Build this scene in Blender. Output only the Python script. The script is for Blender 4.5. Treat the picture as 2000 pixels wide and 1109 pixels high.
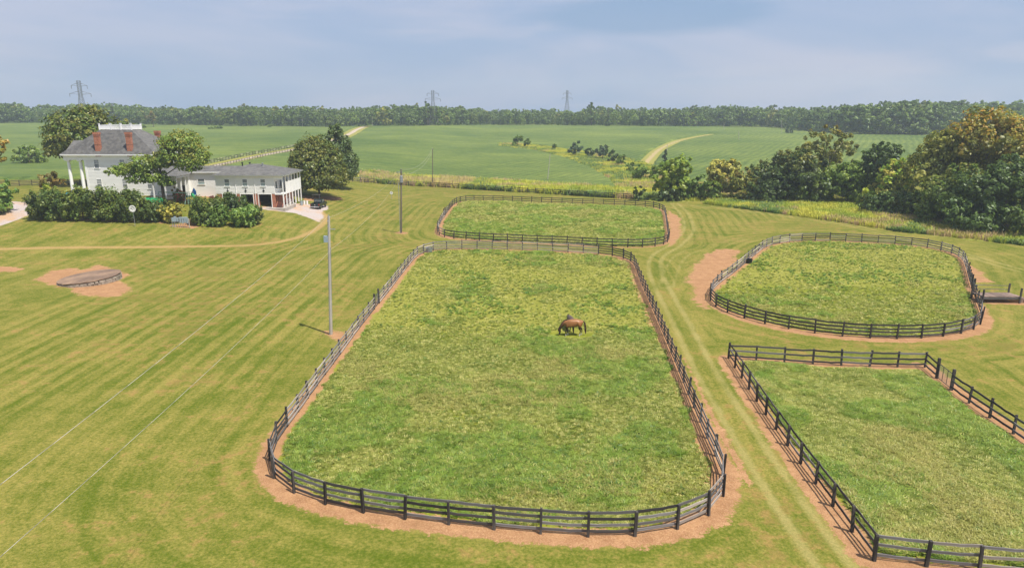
import bpy, math, random
import numpy as np
from mathutils import Vector, Matrix

for o in list(bpy.data.objects): bpy.data.objects.remove(o)
S = bpy.context.scene
COL = S.collection
rng = np.random.default_rng(7)
random.seed(7)
R = math.radians

# ------------------------------------------------------------------ camera, light, sky
CAM_H, PITCH, FPX, CX, CY = 21.0, R(14.0), 1333.0, 1000.0, 554.5
cam = bpy.data.cameras.new('camera'); cam.lens = 36*FPX/2000; cam.sensor_width = 36
cam.clip_start = 0.5; cam.clip_end = 8000
camo = bpy.data.objects.new('camera', cam); COL.objects.link(camo)
camo.location = (0, 0, CAM_H); camo.rotation_euler = (R(90)-PITCH, 0, 0)
S.camera = camo
SUNV = Vector((5.1, -3.9, 12.6)).normalized()
SUN_EL = math.asin(SUNV.z); SUN_AZ = math.atan2(SUNV.x, SUNV.y)
sl = bpy.data.lights.new('sun', 'SUN'); sl.energy = 5.0; sl.angle = R(0.6); sl.color = (1.0, 0.95, 0.86)
so = bpy.data.objects.new('sun', sl); COL.objects.link(so)
so.rotation_euler = (-SUNV).to_track_quat('-Z', 'Y').to_euler(); so.location = (30, -10, 60)
S.view_settings.view_transform = 'Standard'; S.view_settings.look = 'None'
S.view_settings.exposure = 0.35; S.view_settings.gamma = 1.0; S.view_settings.use_curve_mapping = False
S.cycles.use_denoising = True
S.cycles.max_bounces = 6; S.cycles.diffuse_bounces = 3; S.cycles.glossy_bounces = 2
S.cycles.transmission_bounces = 3; S.cycles.transparent_max_bounces = 6; S.cycles.volume_bounces = 1
S.cycles.caustics_reflective = False; S.cycles.caustics_refractive = False


class NT:
    """tiny node-graph helper"""
    def __init__(s, tree): s.t = tree; s.n = tree.nodes; s.l = tree.links
    def new(s, kind, **kw):
        n = s.n.new(kind)
        for k, v in kw.items(): setattr(n, k, v)
        return n
    def put(s, sock, v):
        if isinstance(v, bpy.types.NodeSocket): s.l.new(v, sock)
        elif v is not None:
            if sock.type == 'RGBA' and not isinstance(v, (int, float)) and len(v) == 3: v = (*v, 1)
            sock.default_value = v
    def math(s, op, a, b=None, c=None, clamp=False):
        n = s.new('ShaderNodeMath', operation=op, use_clamp=clamp)
        s.put(n.inputs[0], a)
        if b is not None: s.put(n.inputs[1], b)
        if c is not None: s.put(n.inputs[2], c)
        return n.outputs[0]
    def mix(s, f, a, b, blend='MIX'):
        n = s.new('ShaderNodeMix', data_type='RGBA', blend_type=blend)
        s.put(n.inputs[0], f); s.put(n.inputs[6], a); s.put(n.inputs[7], b)
        return n.outputs[2]
    def step(s, x, a, b, lo=0.0, hi=1.0):
        n = s.new('ShaderNodeMapRange', interpolation_type='SMOOTHSTEP')
        s.put(n.inputs[0], x); s.put(n.inputs[1], a); s.put(n.inputs[2], b); s.put(n.inputs[3], lo); s.put(n.inputs[4], hi)
        return n.outputs[0]
    def noise(s, vec, scale, detail=2, rough=0.5, dist=0.0):
        n = s.new('ShaderNodeTexNoise'); s.put(n.inputs['Vector'], vec); n.inputs['Scale'].default_value = scale
        n.inputs['Detail'].default_value = detail; n.inputs['Roughness'].default_value = rough
        n.inputs['Distortion'].default_value = dist
        return n.outputs[0]
    def attr(s, name, out='Fac'):
        n = s.new('ShaderNodeAttribute', attribute_name=name); return n.outputs[out]
    def mapping(s, vec, scale=(1, 1, 1), rot=(0, 0, 0), loc=(0, 0, 0)):
        n = s.new('ShaderNodeMapping'); s.put(n.inputs[0], vec)
        n.inputs['Scale'].default_value = scale; n.inputs['Rotation'].default_value = rot; n.inputs['Location'].default_value = loc
        return n.outputs[0]
    def bump(s, h, strength=0.3, dist=0.05):
        n = s.new('ShaderNodeBump'); s.put(n.inputs['Height'], h)
        n.inputs['Strength'].default_value = strength; n.inputs['Distance'].default_value = dist
        return n.outputs[0]


w = bpy.data.worlds.new('World'); S.world = w; w.use_nodes = True
g = NT(w.node_tree); g.n.clear()
sky = g.new('ShaderNodeTexSky', sky_type='NISHITA'); sky.sun_disc = False
sky.sun_elevation = SUN_EL; sky.sun_rotation = SUN_AZ; sky.air_density = 1.3; sky.dust_density = 2.5; sky.altitude = 100
tc = g.new('ShaderNodeTexCoord'); v = tc.outputs['Generated']
skyc = g.mix(1.0, sky.outputs[0], (0.1, 0.1, 0.1), 'MULTIPLY')
cl1 = g.noise(g.mapping(v, (1.3, 1.3, 5.0), loc=(0.3, 0.2, 0)), 1.7, 4, 0.55, 0.4)
cl2 = g.noise(g.mapping(v, (1.0, 1.0, 7.0), loc=(4.1, 2.2, 0.7)), 3.0, 5, 0.55, 0.3)
veil = g.mix(g.step(cl1, 0.34, 0.66), (0.265, 0.360, 0.560), (0.415, 0.445, 0.595))
veil = g.mix(g.math('MULTIPLY', g.step(cl2, 0.55, 0.72), 0.5), veil, (0.45, 0.465, 0.60))
sp = g.new('ShaderNodeSeparateXYZ'); g.put(sp.inputs[0], v)
# one clearer blue gap in the cloud veil
gx = g.math('DIVIDE', g.math('SUBTRACT', sp.outputs[0], 0.165), 0.15)
gz = g.math('DIVIDE', g.math('SUBTRACT', sp.outputs[2], 0.127), 0.024)
gap = g.math('ADD', g.math('MULTIPLY', gx, gx), g.math('MULTIPLY', gz, gz))
gap = g.math('ADD', gap, g.math('MULTIPLY', g.math('SUBTRACT', cl2, 0.5), 3.0))
gapf = g.math('MULTIPLY', g.step(gap, 0.1, 1.7, 1.0, 0.0), g.step(sp.outputs[1], 0.0, 0.3))
veil = g.mix(g.math('MULTIPLY', gapf, 0.9), veil, (0.205, 0.315, 0.51))
skyf = g.mix(0.80, skyc, veil)
bg = g.new('ShaderNodeBackground'); g.put(bg.inputs[0], skyf); bg.inputs[1].default_value = 1.0
wo = g.new('ShaderNodeOutputWorld'); g.l.new(bg.outputs[0], wo.inputs[0])

# ------------------------------------------------------------------ numeric helpers
def _hash(ix, iy, seed):
    h = (ix.astype(np.int64)*374761393 + iy.astype(np.int64)*668265263 + seed*1442695041) & 0xffffffff
    h = ((h ^ (h >> 13))*1274126177) & 0xffffffff
    return ((h ^ (h >> 16)) & 0xffff)/65535.0

def vnoise(x, y, seed=0):
    x = np.asarray(x, float); y = np.asarray(y, float)
    ix = np.floor(x); iy = np.floor(y); fx = x-ix; fy = y-iy
    fx = fx*fx*(3-2*fx); fy = fy*fy*(3-2*fy)
    a = _hash(ix, iy, seed); b = _hash(ix+1, iy, seed); c = _hash(ix, iy+1, seed); d = _hash(ix+1, iy+1, seed)
    return (a*(1-fx)+b*fx)*(1-fy)+(c*(1-fx)+d*fx)*fy

def fbm(x, y, seed=0, oct=3):
    t = 0; a = 0.5
    for k in range(oct):
        t = t+a*vnoise(x*2**k, y*2**k, seed+k); a *= 0.5
    return t/(1-0.5**oct)

def sst(x, a, b):
    t = np.clip((np.asarray(x, float)-a)/(b-a), 0, 1); return t*t*(3-2*t)

def ground_z(x, y):
    x = np.asarray(x, float); y = np.asarray(y, float)
    z = np.interp(y, [0, 165, 195, 230, 270, 320, 380, 450, 520, 600, 680, 750, 1000, 2600],
                  [0, 0, -0.3, -0.8, 0.0, 1.7, 3.7, 5.7, 7.6, 9.2, 10.3, 11.0, 14.0, 24.0])
    kn = 3.9*sst(-x, 28, 68)*sst(y, 92, 138)*(1-0.45*sst(y, 200, 330))
    roll = 0.9*np.sin(x*0.013+1.0)*np.cos(y*0.011)*sst(y, 210, 420)
    lawn = 0.25*(fbm(x*0.03, y*0.03, 5, 2)-0.5)*sst(np.abs(x+45), 0, 40)
    return z+kn+roll+lawn

SP, CP = math.sin(PITCH), math.cos(PITCH)
def ray(px, py):
    a = (px-CX)/FPX; b = (CY-py)/FPX
    return np.array([a, CP+b*SP, -SP+b*CP])

def G(px, py):
    """where the line of sight through a photo point meets the ground"""
    d = ray(px, py); ts = np.geomspace(8, 2400, 500)
    f = CAM_H+d[2]*ts-ground_z(d[0]*ts, d[1]*ts)
    k = np.argmax(f < 0) if (f < 0).any() else len(ts)-1
    lo, hi = ts[max(k-1, 0)], ts[k]
    for _ in range(30):
        m = (lo+hi)/2
        if CAM_H+d[2]*m-ground_z(d[0]*m, d[1]*m) < 0: hi = m
        else: lo = m
    p = d*hi; return Vector((p[0], p[1], float(ground_z(p[0], p[1]))))

def P(px, py, Y):
    d = ray(px, py); t = Y/d[1]; return Vector((d[0]*t, Y, CAM_H+d[2]*t))

def depth(p): return p[1]*CP+(CAM_H-p[2])*SP
def PL(pts): return [tuple(G(*p)[:2]) for p in pts]

def catmull(pts, closed, n=8):
    out = []; N = len(pts); P_ = [np.array(p) for p in pts]
    rngk = range(N) if closed else range(N-1)
    for i in rngk:
        if closed: a, b, c, d = P_[i-1], P_[i], P_[(i+1) % N], P_[(i+2) % N]
        else: a, b, c, d = P_[max(i-1, 0)], P_[i], P_[i+1], P_[min(i+2, N-1)]
        for k in range(n):
            t = k/n
            out.append(0.5*((2*b)+(c-a)*t+(2*a-5*b+4*c-d)*t*t+(-a+3*b-3*c+d)*t**3))
    if not closed: out.append(P_[-1])
    return out

def resample(pts, step, closed):
    q = [np.array(p, float) for p in pts]
    if closed: q.append(q[0])
    seg = [np.linalg.norm(q[i+1]-q[i]) for i in range(len(q)-1)]
    cum = np.concatenate([[0], np.cumsum(seg)]); L = cum[-1]; n = max(2, round(L/step))
    ts = np.linspace(0, L, n+1)
    if closed: ts = ts[:-1]
    q = np.array(q)
    return np.stack([np.interp(ts, cum, q[:, 0]), np.interp(ts, cum, q[:, 1])], 1)

def relax(p, closed, it=6):
    for _ in range(it):
        if closed: p = p+0.5*((np.roll(p, 1, 0)+np.roll(p, -1, 0))/2-p)
        else: p[1:-1] = p[1:-1]+0.5*((p[:-2]+p[2:])/2-p[1:-1])
    return p

def dist_line(x, y, pts, closed=False):
    d = np.full(x.shape, 1e9); n = len(pts)
    for i in range(n if closed else n-1):
        ax, ay = pts[i]; bx, by = pts[(i+1) % n]
        ex, ey = bx-ax, by-ay; L = ex*ex+ey*ey+1e-9
        t = np.clip(((x-ax)*ex+(y-ay)*ey)/L, 0, 1)
        d = np.minimum(d, (x-ax-t*ex)**2+(y-ay-t*ey)**2)
    return np.sqrt(d)

def inside(x, y, pts):
    c = np.zeros(x.shape, bool); n = len(pts)
    for i in range(n):
        ax, ay = pts[i]; bx, by = pts[(i+1) % n]
        if ay == by: continue
        c ^= ((ay > y) != (by > y)) & (x < (bx-ax)*(y-ay)/(by-ay)+ax)
    return c

def sdf(x, y, pts):
    """negative inside"""
    d = dist_line(x, y, pts, True); return np.where(inside(x, y, pts), -d, d)

# ------------------------------------------------------------------ object helpers
def prop(o, label=None, cat=None, group=None, kind=None):
    if label: o['label'] = label
    if cat: o['category'] = cat
    if group: o['group'] = group
    if kind: o['kind'] = kind
    return o

def thing(name, label, cat, loc=(0, 0, 0), rz=0, group=None):
    o = bpy.data.objects.new(name, None); COL.objects.link(o); o.location = loc; o.rotation_euler = (0, 0, rz)
    o.empty_display_size = 0.5
    return prop(o, label, cat, group)

def link(name, me, parent=None, mat=None):
    o = bpy.data.objects.new(name, me); COL.objects.link(o)
    if parent is not None: o.parent = parent
    if mat is not None and not me.materials: me.materials.append(mat)
    return o

class MB:
    def __init__(s): s.v = []; s.f = []
    def add(s, vs, fs):
        b = len(s.v); s.v += [tuple(p) for p in vs]; s.f += [tuple(b+i for i in f) for f in fs]; return s
    def box(s, c, d, rz=0, rx=0, ry=0, taper=1.0):
        m = Matrix.Translation(c) @ Matrix.Rotation(rz, 4, 'Z') @ Matrix.Rotation(ry, 4, 'Y') @ Matrix.Rotation(rx, 4, 'X')
        vs = []
        for z in (-.5, .5):
            k = taper if z > 0 else 1.0
            for x, y in ((-.5, -.5), (.5, -.5), (.5, .5), (-.5, .5)): vs.append(m @ Vector((x*d[0]*k, y*d[1]*k, z*d[2])))
        return s.add(vs, [(3, 2, 1, 0), (4, 5, 6, 7), (0, 1, 5, 4), (1, 2, 6, 5), (2, 3, 7, 6), (3, 0, 4, 7)])
    def bb(s, x0, x1, y0, y1, z0, z1): return s.box(((x0+x1)/2, (y0+y1)/2, (z0+z1)/2), (x1-x0, y1-y0, z1-z0))
    def tube(s, a, b, r0, r1=None, n=8, caps=True):
        a = Vector(a); b = Vector(b); r1 = r0 if r1 is None else r1
        q = (b-a).to_track_quat('Z', 'Y'); vs = []
        for p, r in ((a, r0), (b, r1)):
            for k in range(n): t = 2*math.pi*k/n; vs.append(p+q @ Vector((r*math.cos(t), r*math.sin(t), 0)))
        fs = [(k, (k+1) % n, n+(k+1) % n, n+k) for k in range(n)]
        if caps: fs += [tuple(range(n-1, -1, -1)), tuple(range(n, 2*n))]
        return s.add(vs, fs)
    def path(s, pts, rad, n=7):
        for i in range(len(pts)-1): s.tube(pts[i], pts[i+1], rad[i], rad[i+1], n)
        return s
    def poly(s, vs): return s.add(vs, [tuple(range(len(vs)))])
    def mesh(s, name):
        m = bpy.data.meshes.new(name); m.from_pydata(s.v, [], s.f); m.update(); return m
    def build(s, name, mat, parent=None, smooth=False, bevel=0):
        m = s.mesh(name)
        if smooth: m.polygons.foreach_set('use_smooth', [True]*len(m.polygons))
        o = link(name, m, parent, mat)
        if bevel:
            b = o.modifiers.new('bevel', 'BEVEL'); b.width = bevel; b.segments = 2; b.limit_method = 'ANGLE'
        return o

def np_mesh(name, V, F, tint=None):
    """V (n,3), F (m,k) same-size faces; tint (m,3) per face colour"""
    m = bpy.data.meshes.new(name); k = F.shape[1]
    m.vertices.add(len(V)); m.vertices.foreach_set('co', V.astype(np.float32).ravel())
    m.loops.add(F.size); m.loops.foreach_set('vertex_index', F.astype(np.int32).ravel())
    m.polygons.add(len(F)); m.polygons.foreach_set('loop_start', np.arange(0, F.size, k, dtype=np.int32))
    m.polygons.foreach_set('loop_total', np.full(len(F), k, np.int32)); m.update(calc_edges=True)
    if tint is not None:
        a = m.attributes.new('tint', 'FLOAT_COLOR', 'FACE')
        a.data.foreach_set('color', np.concatenate([tint, np.ones((len(F), 1))], 1).astype(np.float32).ravel())
    return m

def vattr(m, name, arr):
    a = m.attributes.new(name, 'FLOAT', 'POINT'); a.data.foreach_set('value', np.asarray(arr, np.float32))

# ------------------------------------------------------------------ materials
def new_mat(name):
    m = bpy.data.materials.new(name); m.use_nodes = True; q = NT(m.node_tree); q.n.clear()
    out = q.new('ShaderNodeOutputMaterial'); return m, q, out

def pbr(name, col, rough=0.7, metal=0.0, var=0.15, scale=3.0, bump=0.0, spec=0.3, col2=None, stretch=(1, 1, 1), detail=4, rnd=0.0, bscale=None, coord='Object'):
    m, q, out = new_mat(name)
    tc = q.new('ShaderNodeTexCoord'); vec = q.mapping(tc.outputs[coord], stretch)
    n1 = q.noise(vec, scale, detail, 0.6)
    c2 = col2 if col2 is not None else tuple(c*(1-var*2) for c in col)
    c = q.mix(q.step(n1, 0.3, 0.7), col, c2)
    n2 = q.noise(vec, scale*7, 2, 0.6)
    c = q.mix(1.0, c, q.mix(n2, (1-var,)*3, (1+var,)*3), 'MULTIPLY')
    if rnd:
        oi = q.new('ShaderNodeObjectInfo')
        c = q.mix(1.0, c, q.mix(oi.outputs['Random'], (1-rnd,)*3, (1+rnd,)*3), 'MULTIPLY')
    b = q.new('ShaderNodeBsdfPrincipled'); q.put(b.inputs['Base Color'], c)
    b.inputs['Roughness'].default_value = rough; b.inputs['Metallic'].default_value = metal
    b.inputs['Specular IOR Level'].default_value = spec
    if bump: q.put(b.inputs['Normal'], q.bump(q.noise(vec, bscale or scale*6, 3, 0.6), bump, 0.02))
    q.l.new(b.outputs[0], out.inputs[0]); return m

def leafy(name, transl=0.22, gain=1.0, attr=True, col=(0.06, 0.11, 0.02), col2=(0.12, 0.16, 0.03), posnoise=None, rnd=0.25, colrand=None):
    m, q, out = new_mat(name)
    if attr: c = q.mix(1.0, q.attr('tint', 'Color'), (1.14, 1.04, 0.75), 'MULTIPLY')
    else:
        geo = q.new('ShaderNodeNewGeometry')
        n = q.noise(geo.outputs['Position'], posnoise or 0.3, 3, 0.6)
        c = q.mix(q.step(n, 0.35, 0.65), col, col2)
        if colrand is not None:
            oi0 = q.new('ShaderNodeObjectInfo')
            c = q.mix(q.step(oi0.outputs['Random'], 0.70, 0.95), c, colrand)
    oi = q.new('ShaderNodeObjectInfo')
    c = q.mix(1.0, c, q.mix(oi.outputs['Random'], ((1-rnd)*gain,)*3, ((1+rnd)*gain,)*3), 'MULTIPLY')
    d = q.new('ShaderNodeBsdfDiffuse'); q.put(d.inputs[0], c)
    if not attr:
        g2 = q.new('ShaderNodeNewGeometry'); va = q.new('ShaderNodeVectorMath', operation='MULTIPLY_ADD'); q.l.new(g2.outputs['Normal'], va.inputs[0]); va.inputs[1].default_value = (.45, .45, .45); va.inputs[2].default_value = (0, 0, .8)
        vn = q.new('ShaderNodeVectorMath', operation='NORMALIZE'); q.l.new(va.outputs[0], vn.inputs[0]); q.l.new(vn.outputs[0], d.inputs['Normal'])
    t = q.new('ShaderNodeBsdfTranslucent'); q.put(t.inputs[0], q.mix(1.0, c, (1.3, 1.35, 0.7), 'MULTIPLY'))
    mx = q.new('ShaderNodeMixShader'); mx.inputs[0].default_value = transl
    q.l.new(d.outputs[0], mx.inputs[1]); q.l.new(t.outputs[0], mx.inputs[2])
    gl = q.new('ShaderNodeBsdfGlossy'); gl.inputs['Roughness'].default_value = 0.45; gl.inputs[0].default_value = (0.8, 0.85, 0.8, 1)
    m2 = q.new('ShaderNodeMixShader'); m2.inputs[0].default_value = 0.03
    q.l.new(mx.outputs[0], m2.inputs[1]); q.l.new(gl.outputs[0], m2.inputs[2])
    q.l.new(m2.outputs[0], out.inputs[0]); return m

M = {}
M['leaf'] = leafy('leaves', 0.25, 1.75)
M['bark'] = pbr('bark', (0.13, 0.10, 0.075), 0.95, var=0.3, scale=2, bump=0.6, stretch=(1, 1, 0.25))
M['bark_pale'] = pbr('pale_bark', (0.34, 0.30, 0.25), 0.95, var=0.3, scale=2, bump=0.4, stretch=(1, 1, 0.25))
M['post_dark'] = pbr('dark_stained_post', (0.024, 0.021, 0.020), 0.8, var=0.3, scale=3, bump=0.4, col2=(0.085, 0.075, 0.066), stretch=(1, 1, .2), rnd=0.4)
M['rail_dark'] = pbr('black_painted_board', (0.028, 0.026, 0.026), 0.7, var=0.35, scale=2.5, bump=0.3, col2=(0.085, 0.078, 0.074), stretch=(0.25, 4, 4), rnd=0.5)
M['rail_grey'] = pbr('weathered_grey_board', (0.25, 0.235, 0.225), 0.85, var=0.3, scale=2.0, bump=0.4, col2=(0.09, 0.083, 0.08), stretch=(0.35, 5, 5), rnd=0.4)
M['rail_brown'] = pbr('weathered_brown_board', (0.46, 0.40, 0.345), 0.9, var=0.2, scale=2.0, bump=0.4, col2=(0.27, 0.235, 0.205), stretch=(0.35, 5, 5), rnd=0.35)
M['metal_dark'] = pbr('dark_galvanised_pipe', (0.10, 0.10, 0.10), 0.5, 0.6, var=0.15)
M['metal'] = pbr('galvanised_steel', (0.42, 0.44, 0.46), 0.45, 0.6, var=0.12)
M['pole'] = pbr('weathered_pole_wood', (0.46, 0.42, 0.36), 0.9, var=0.15, scale=1.5, bump=0.3, stretch=(2, 2, 0.3), col2=(0.38, 0.345, 0.295))
M['pole_dark'] = pbr('dark_pole_wood', (0.20, 0.165, 0.13), 0.9, var=0.25, scale=1.5, bump=0.4, stretch=(2, 2, 0.15))
M['wire'] = pbr('bare_aluminium_wire', (0.46, 0.42, 0.35), 0.6, 0.1, var=0.05)
M['white'] = pbr('white_painted_siding', (0.85, 0.835, 0.80), 0.55, var=0.04, scale=0.5, col2=(0.78, 0.765, 0.73), stretch=(0.4, 0.4, 2.5))
M['white_trim'] = pbr('white_trim_paint', (0.87, 0.855, 0.82), 0.5, var=0.02, scale=0.8)
M['shingle'] = pbr('grey_asphalt_shingles', (0.155, 0.148, 0.138), 0.95, var=0.3, scale=1.4, bump=0.6, col2=(0.085, 0.083, 0.080), detail=8, bscale=4)
M['glass'] = pbr('window_glass', (0.10, 0.12, 0.13), 0.12, var=0.2, scale=1.0, spec=0.6, col2=(0.20, 0.22, 0.22))
M['blind'] = pbr('drawn_window_blind', (0.30, 0.38, 0.37), 0.4, var=0.08, scale=1.5)
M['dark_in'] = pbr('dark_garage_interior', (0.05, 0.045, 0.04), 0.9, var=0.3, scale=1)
M['concrete'] = pbr('concrete', (0.42, 0.38, 0.33), 0.9, var=0.15, scale=0.8, bump=0.3, col2=(0.30, 0.26, 0.22), detail=6)
M['slab'] = pbr('stained_concrete_cap', (0.30, 0.195, 0.125), 0.9, var=0.3, scale=0.35, bump=0.4, col2=(0.15, 0.10, 0.07), detail=8)
M['stone'] = pbr('field_stone', (0.40, 0.34, 0.27), 0.9, var=0.3, scale=1.2, bump=0.5, col2=(0.20, 0.165, 0.13))
M['red_wood'] = pbr('red_brown_stained_boards', (0.20, 0.07, 0.05), 0.8, var=0.2)
M['green_plastic'] = pbr('green_plastic', (0.01, 0.28, 0.09), 0.4, var=0.08)
M['pale_green'] = pbr('pale_green_painted_tube', (0.30, 0.48, 0.36), 0.5, var=0.08)
M['blue_plastic'] = pbr('blue_plastic', (0.05, 0.24, 0.62), 0.4, var=0.08)
M['teal'] = pbr('teal_fabric', (0.03, 0.25, 0.30), 0.5, var=0.1)
M['black_plastic'] = pbr('black_plastic', (0.018, 0.018, 0.02), 0.45, var=0.1)
M['grey_box'] = pbr('grey_painted_box', (0.34, 0.41, 0.45), 0.5, 0.1, var=0.08)
M['truck'] = pbr('dark_green_truck_paint', (0.012, 0.022, 0.022), 0.22, 0.2, var=0.05, spec=0.6)
M['chrome'] = pbr('chrome', (0.62, 0.63, 0.65), 0.25, 0.9, var=0.05)
M['tyre'] = pbr('tyre_rubber', (0.02, 0.02, 0.02), 0.85, var=0.1)
M['red_lens'] = pbr('red_tail_light', (0.35, 0.01, 0.01), 0.3, var=0.05)
M['deck'] = pbr('weathered_deck_boards', (0.27, 0.19, 0.15), 0.9, var=0.25, scale=2, bump=0.3, col2=(0.16, 0.115, 0.09), rnd=0.3)
M['ornament'] = pbr('black_iron', (0.02, 0.02, 0.022), 0.6, var=0.1)
M['dish'] = pbr('light_grey_dish', (0.75, 0.74, 0.70), 0.5, var=0.06)
M['lattice'] = pbr('weathered_lattice_steel', (0.15, 0.155, 0.16), 0.7, 0.1, var=0.1)

# brick
def brick_mat():
    m, q, out = new_mat('red_brick')
    tc = q.new('ShaderNodeTexCoord'); sp = q.new('ShaderNodeSeparateXYZ'); q.l.new(tc.outputs['Object'], sp.inputs[0])
    cb = q.new('ShaderNodeCombineXYZ'); q.put(cb.inputs[0], q.math('ADD', sp.outputs[0], sp.outputs[1])); q.put(cb.inputs[1], sp.outputs[2])
    br = q.new('ShaderNodeTexBrick'); q.l.new(cb.outputs[0], br.inputs[0]); br.inputs['Scale'].default_value = 1.0
    br.inputs['Color1'].default_value = (0.46, 0.12, 0.04, 1); br.inputs['Color2'].default_value = (0.33, 0.08, 0.035, 1)
    br.inputs['Mortar'].default_value = (0.36, 0.24, 0.18, 1); br.inputs['Mortar Size'].default_value = 0.012
    br.inputs['Brick Width'].default_value = 0.24; br.inputs['Row Height'].default_value = 0.085
    n = q.noise(tc.outputs['Object'], 1.2, 4, 0.6)
    c = q.mix(1.0, br.outputs[0], q.mix(n, (0.6, 0.6, 0.6), (1.35, 1.35, 1.35)), 'MULTIPLY')
    b = q.new('ShaderNodeBsdfPrincipled'); q.put(b.inputs['Base Color'], c); b.inputs['Roughness'].default_value = 0.9
    q.put(b.inputs['Normal'], q.bump(br.outputs['Fac'], -0.4, 0.01)); q.l.new(b.outputs[0], out.inputs[0]); return m
M['brick'] = brick_mat()

# ------------------------------------------------------------------ lay-out (photo points -> ground)
MAIN_PX = [(521, 900), (526, 933), (559, 959), (616, 982), (689, 998), (776, 1012), (866, 1023), (960, 1033), (1051, 1042), (1144, 1049),
           (1233, 1050), (1312, 1039), (1375, 1021), (1409, 994), (1421, 965), (1418, 932), (1404, 903), (1392, 879), (1379, 850), (1361, 808),
           (1343, 767), (1329, 731), (1316, 700), (1304, 670), (1293, 645), (1280, 614), (1266, 583), (1254, 556), (1245, 533), (1239, 517), (1232, 509.5),
           (1219, 504), (1199, 499.6), (1173, 496.5), (1142, 494), (1111, 492.5), (1079, 491), (1048, 489.5), (1015, 488.4), (983, 487.5), (952, 487),
           (921, 486.6), (891, 486.3), (863, 487), (840, 489.5), (824.6, 494), (813, 501), (787, 532), (761, 567), (742, 590), (724, 612),
           (706, 635), (683, 666), (660, 698), (641, 722.5), (616, 757), (586, 799), (568, 822.5), (552, 845), (533, 870)]
FAR_PX = [(925, 392), (944.5, 392.3), (986, 393.3), (1028.5, 395.4), (1072, 396.8), (1114, 398.4), (1177, 400), (1220, 402), (1262, 404), (1279.5, 406),
          (1294, 410), (1299, 418), (1302, 438), (1305, 458), (1306.7, 470), (1304, 477), (1296, 480.5), (1280, 482), (1254, 483.5), (1225, 483.8), (1194, 483), (1164, 481),
          (1101, 477.5), (1040, 475), (1010, 474), (949, 471), (917, 469), (890, 467.2), (870, 465.5), (858, 462), (853, 455),
          (855, 448), (861, 434), (872, 417), (886, 400), (897, 394.6), (908, 392.5)]
OVAL_PX = [(1520, 474.6), (1538, 472.3), (1559.5, 471), (1585, 470.2), (1611.6, 470.2), (1641, 471), (1672, 472.5), (1704, 474.4), (1734, 476), (1765, 478), (1793, 480.5),
           (1819, 484.5), (1841.6, 489.5), (1860, 494.5), (1873, 500), (1881, 508), (1888, 526), (1894, 549), (1901, 572), (1909, 592), (1917, 612), (1920, 628), (1917.5, 640),
           (1898, 648), (1872, 654.5), (1838, 659), (1797, 662), (1751, 663), (1697, 661.5), (1646, 658), (1594, 652), (1544.6, 644.6), (1500.7, 635.4),
           (1463.4, 625.5), (1431, 615.6), (1407, 606.7), (1390.5, 598), (1382, 588), (1386, 573), (1403, 554), (1429, 536), (1450.6, 518), (1472, 500), (1488.5, 486.5), (1505, 478)]
RF_TOP = [(1422.6, 699.5), (1475, 704), (1531, 708), (1586, 711.5), (1642, 714.5), (1696, 716.5), (1753, 718), (1806, 717)]
RF_RIGHT = [(1806, 717), (1827, 739.5), (1866.8, 770), (1892, 789.4), (1921.6, 808), (1952.8, 829.5), (1983.8, 850), (2025, 880), (2085, 922)]
RF_LEFT = [(1422.6, 699.5), (1434.5, 715), (1453, 745), (1475.4, 780), (1504, 823), (1538.5, 870.5), (1576, 924), (1622, 981), (1648, 1017), (1675, 1054.7), (1707, 1094)]
RF_BOT = [(1707, 1094), (1808.5, 1107), (1909, 1118), (2010, 1126), (2120, 1132)]
FIELD_PX = [(640, 352), (685, 355), (765, 360), (845, 365), (936, 371), (1048, 377.6), (1144, 384), (1237, 389.5)]

MAINW = relax(resample(catmull(PL(MAIN_PX), True), 2.44, True), True, 1)
FARW = relax(resample(catmull(PL(FAR_PX), True), 2.5, True), True, 2)
OVALW = relax(resample(catmull(PL(OVAL_PX), True), 2.5, True), True, 2)
def open_line(px, step=2.45, it=3): return relax(resample(catmull(PL(px), False), step, False), False, it)
RFT, RFR, RFL, RFB = [open_line(a) for a in (RF_TOP, RF_RIGHT, RF_LEFT, RF_BOT)]
RFW = np.concatenate([RFT[:-1], RFR[:-1], np.array([[RFR[-1][0]+6, RFR[-1][1]-4], [RFB[-1][0]+4, RFB[-1][1]]]), RFB[::-1][:-1], RFL[::-1][:-1]])
FIELDW = open_line(FIELD_PX, 2.6, 8)

VALLEY = PL([(1208, 373), (1192, 352), (1155, 329), (1100, 308), (1040, 294), (975, 287), (975, 281), (1040, 283.5), (1110, 294), (1180, 302), (1225, 311), (1262, 320),
             (1292, 330), (1340, 352), (1400, 378), (1390, 393), (1300, 394), (1240, 390)])
NEAR_EDGE = PL([(-420, 352), (60, 351), (140, 350), (300, 341), (420, 333), (560, 336), (690, 337), (760, 342), (860, 350), (960, 356), (1060, 363), (1150, 369), (1215, 372),
                (1300, 360), (1400, 352), (1600, 352), (2300, 352)])
CROP = NEAR_EDGE+[(1500, 1600), (-1500, 1600)]
DRIVE = catmull(PL([(716, 246.5), (700, 252), (684, 261), (660, 271), (620, 283), (570, 293), (500, 306), (440, 319), (390, 330), (345, 338)]), False, 6)
DRIVE = [tuple(p) for p in DRIVE]
TRACK = [tuple(p) for p in catmull(PL([(1240, 352), (1258, 327), (1268, 311), (1290, 291), (1330, 274), (1392, 262.5)]), False, 6)]
LANE = [tuple(p) for p in catmull(PL([(1318, 398), (1338, 420), (1345, 450), (1320, 478), (1285, 500), (1280, 530), (1300, 575), (1335, 640), (1375, 720), (1430, 810), (1500, 920), (1575, 1030), (1640, 1120)]), False, 6)]
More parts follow.
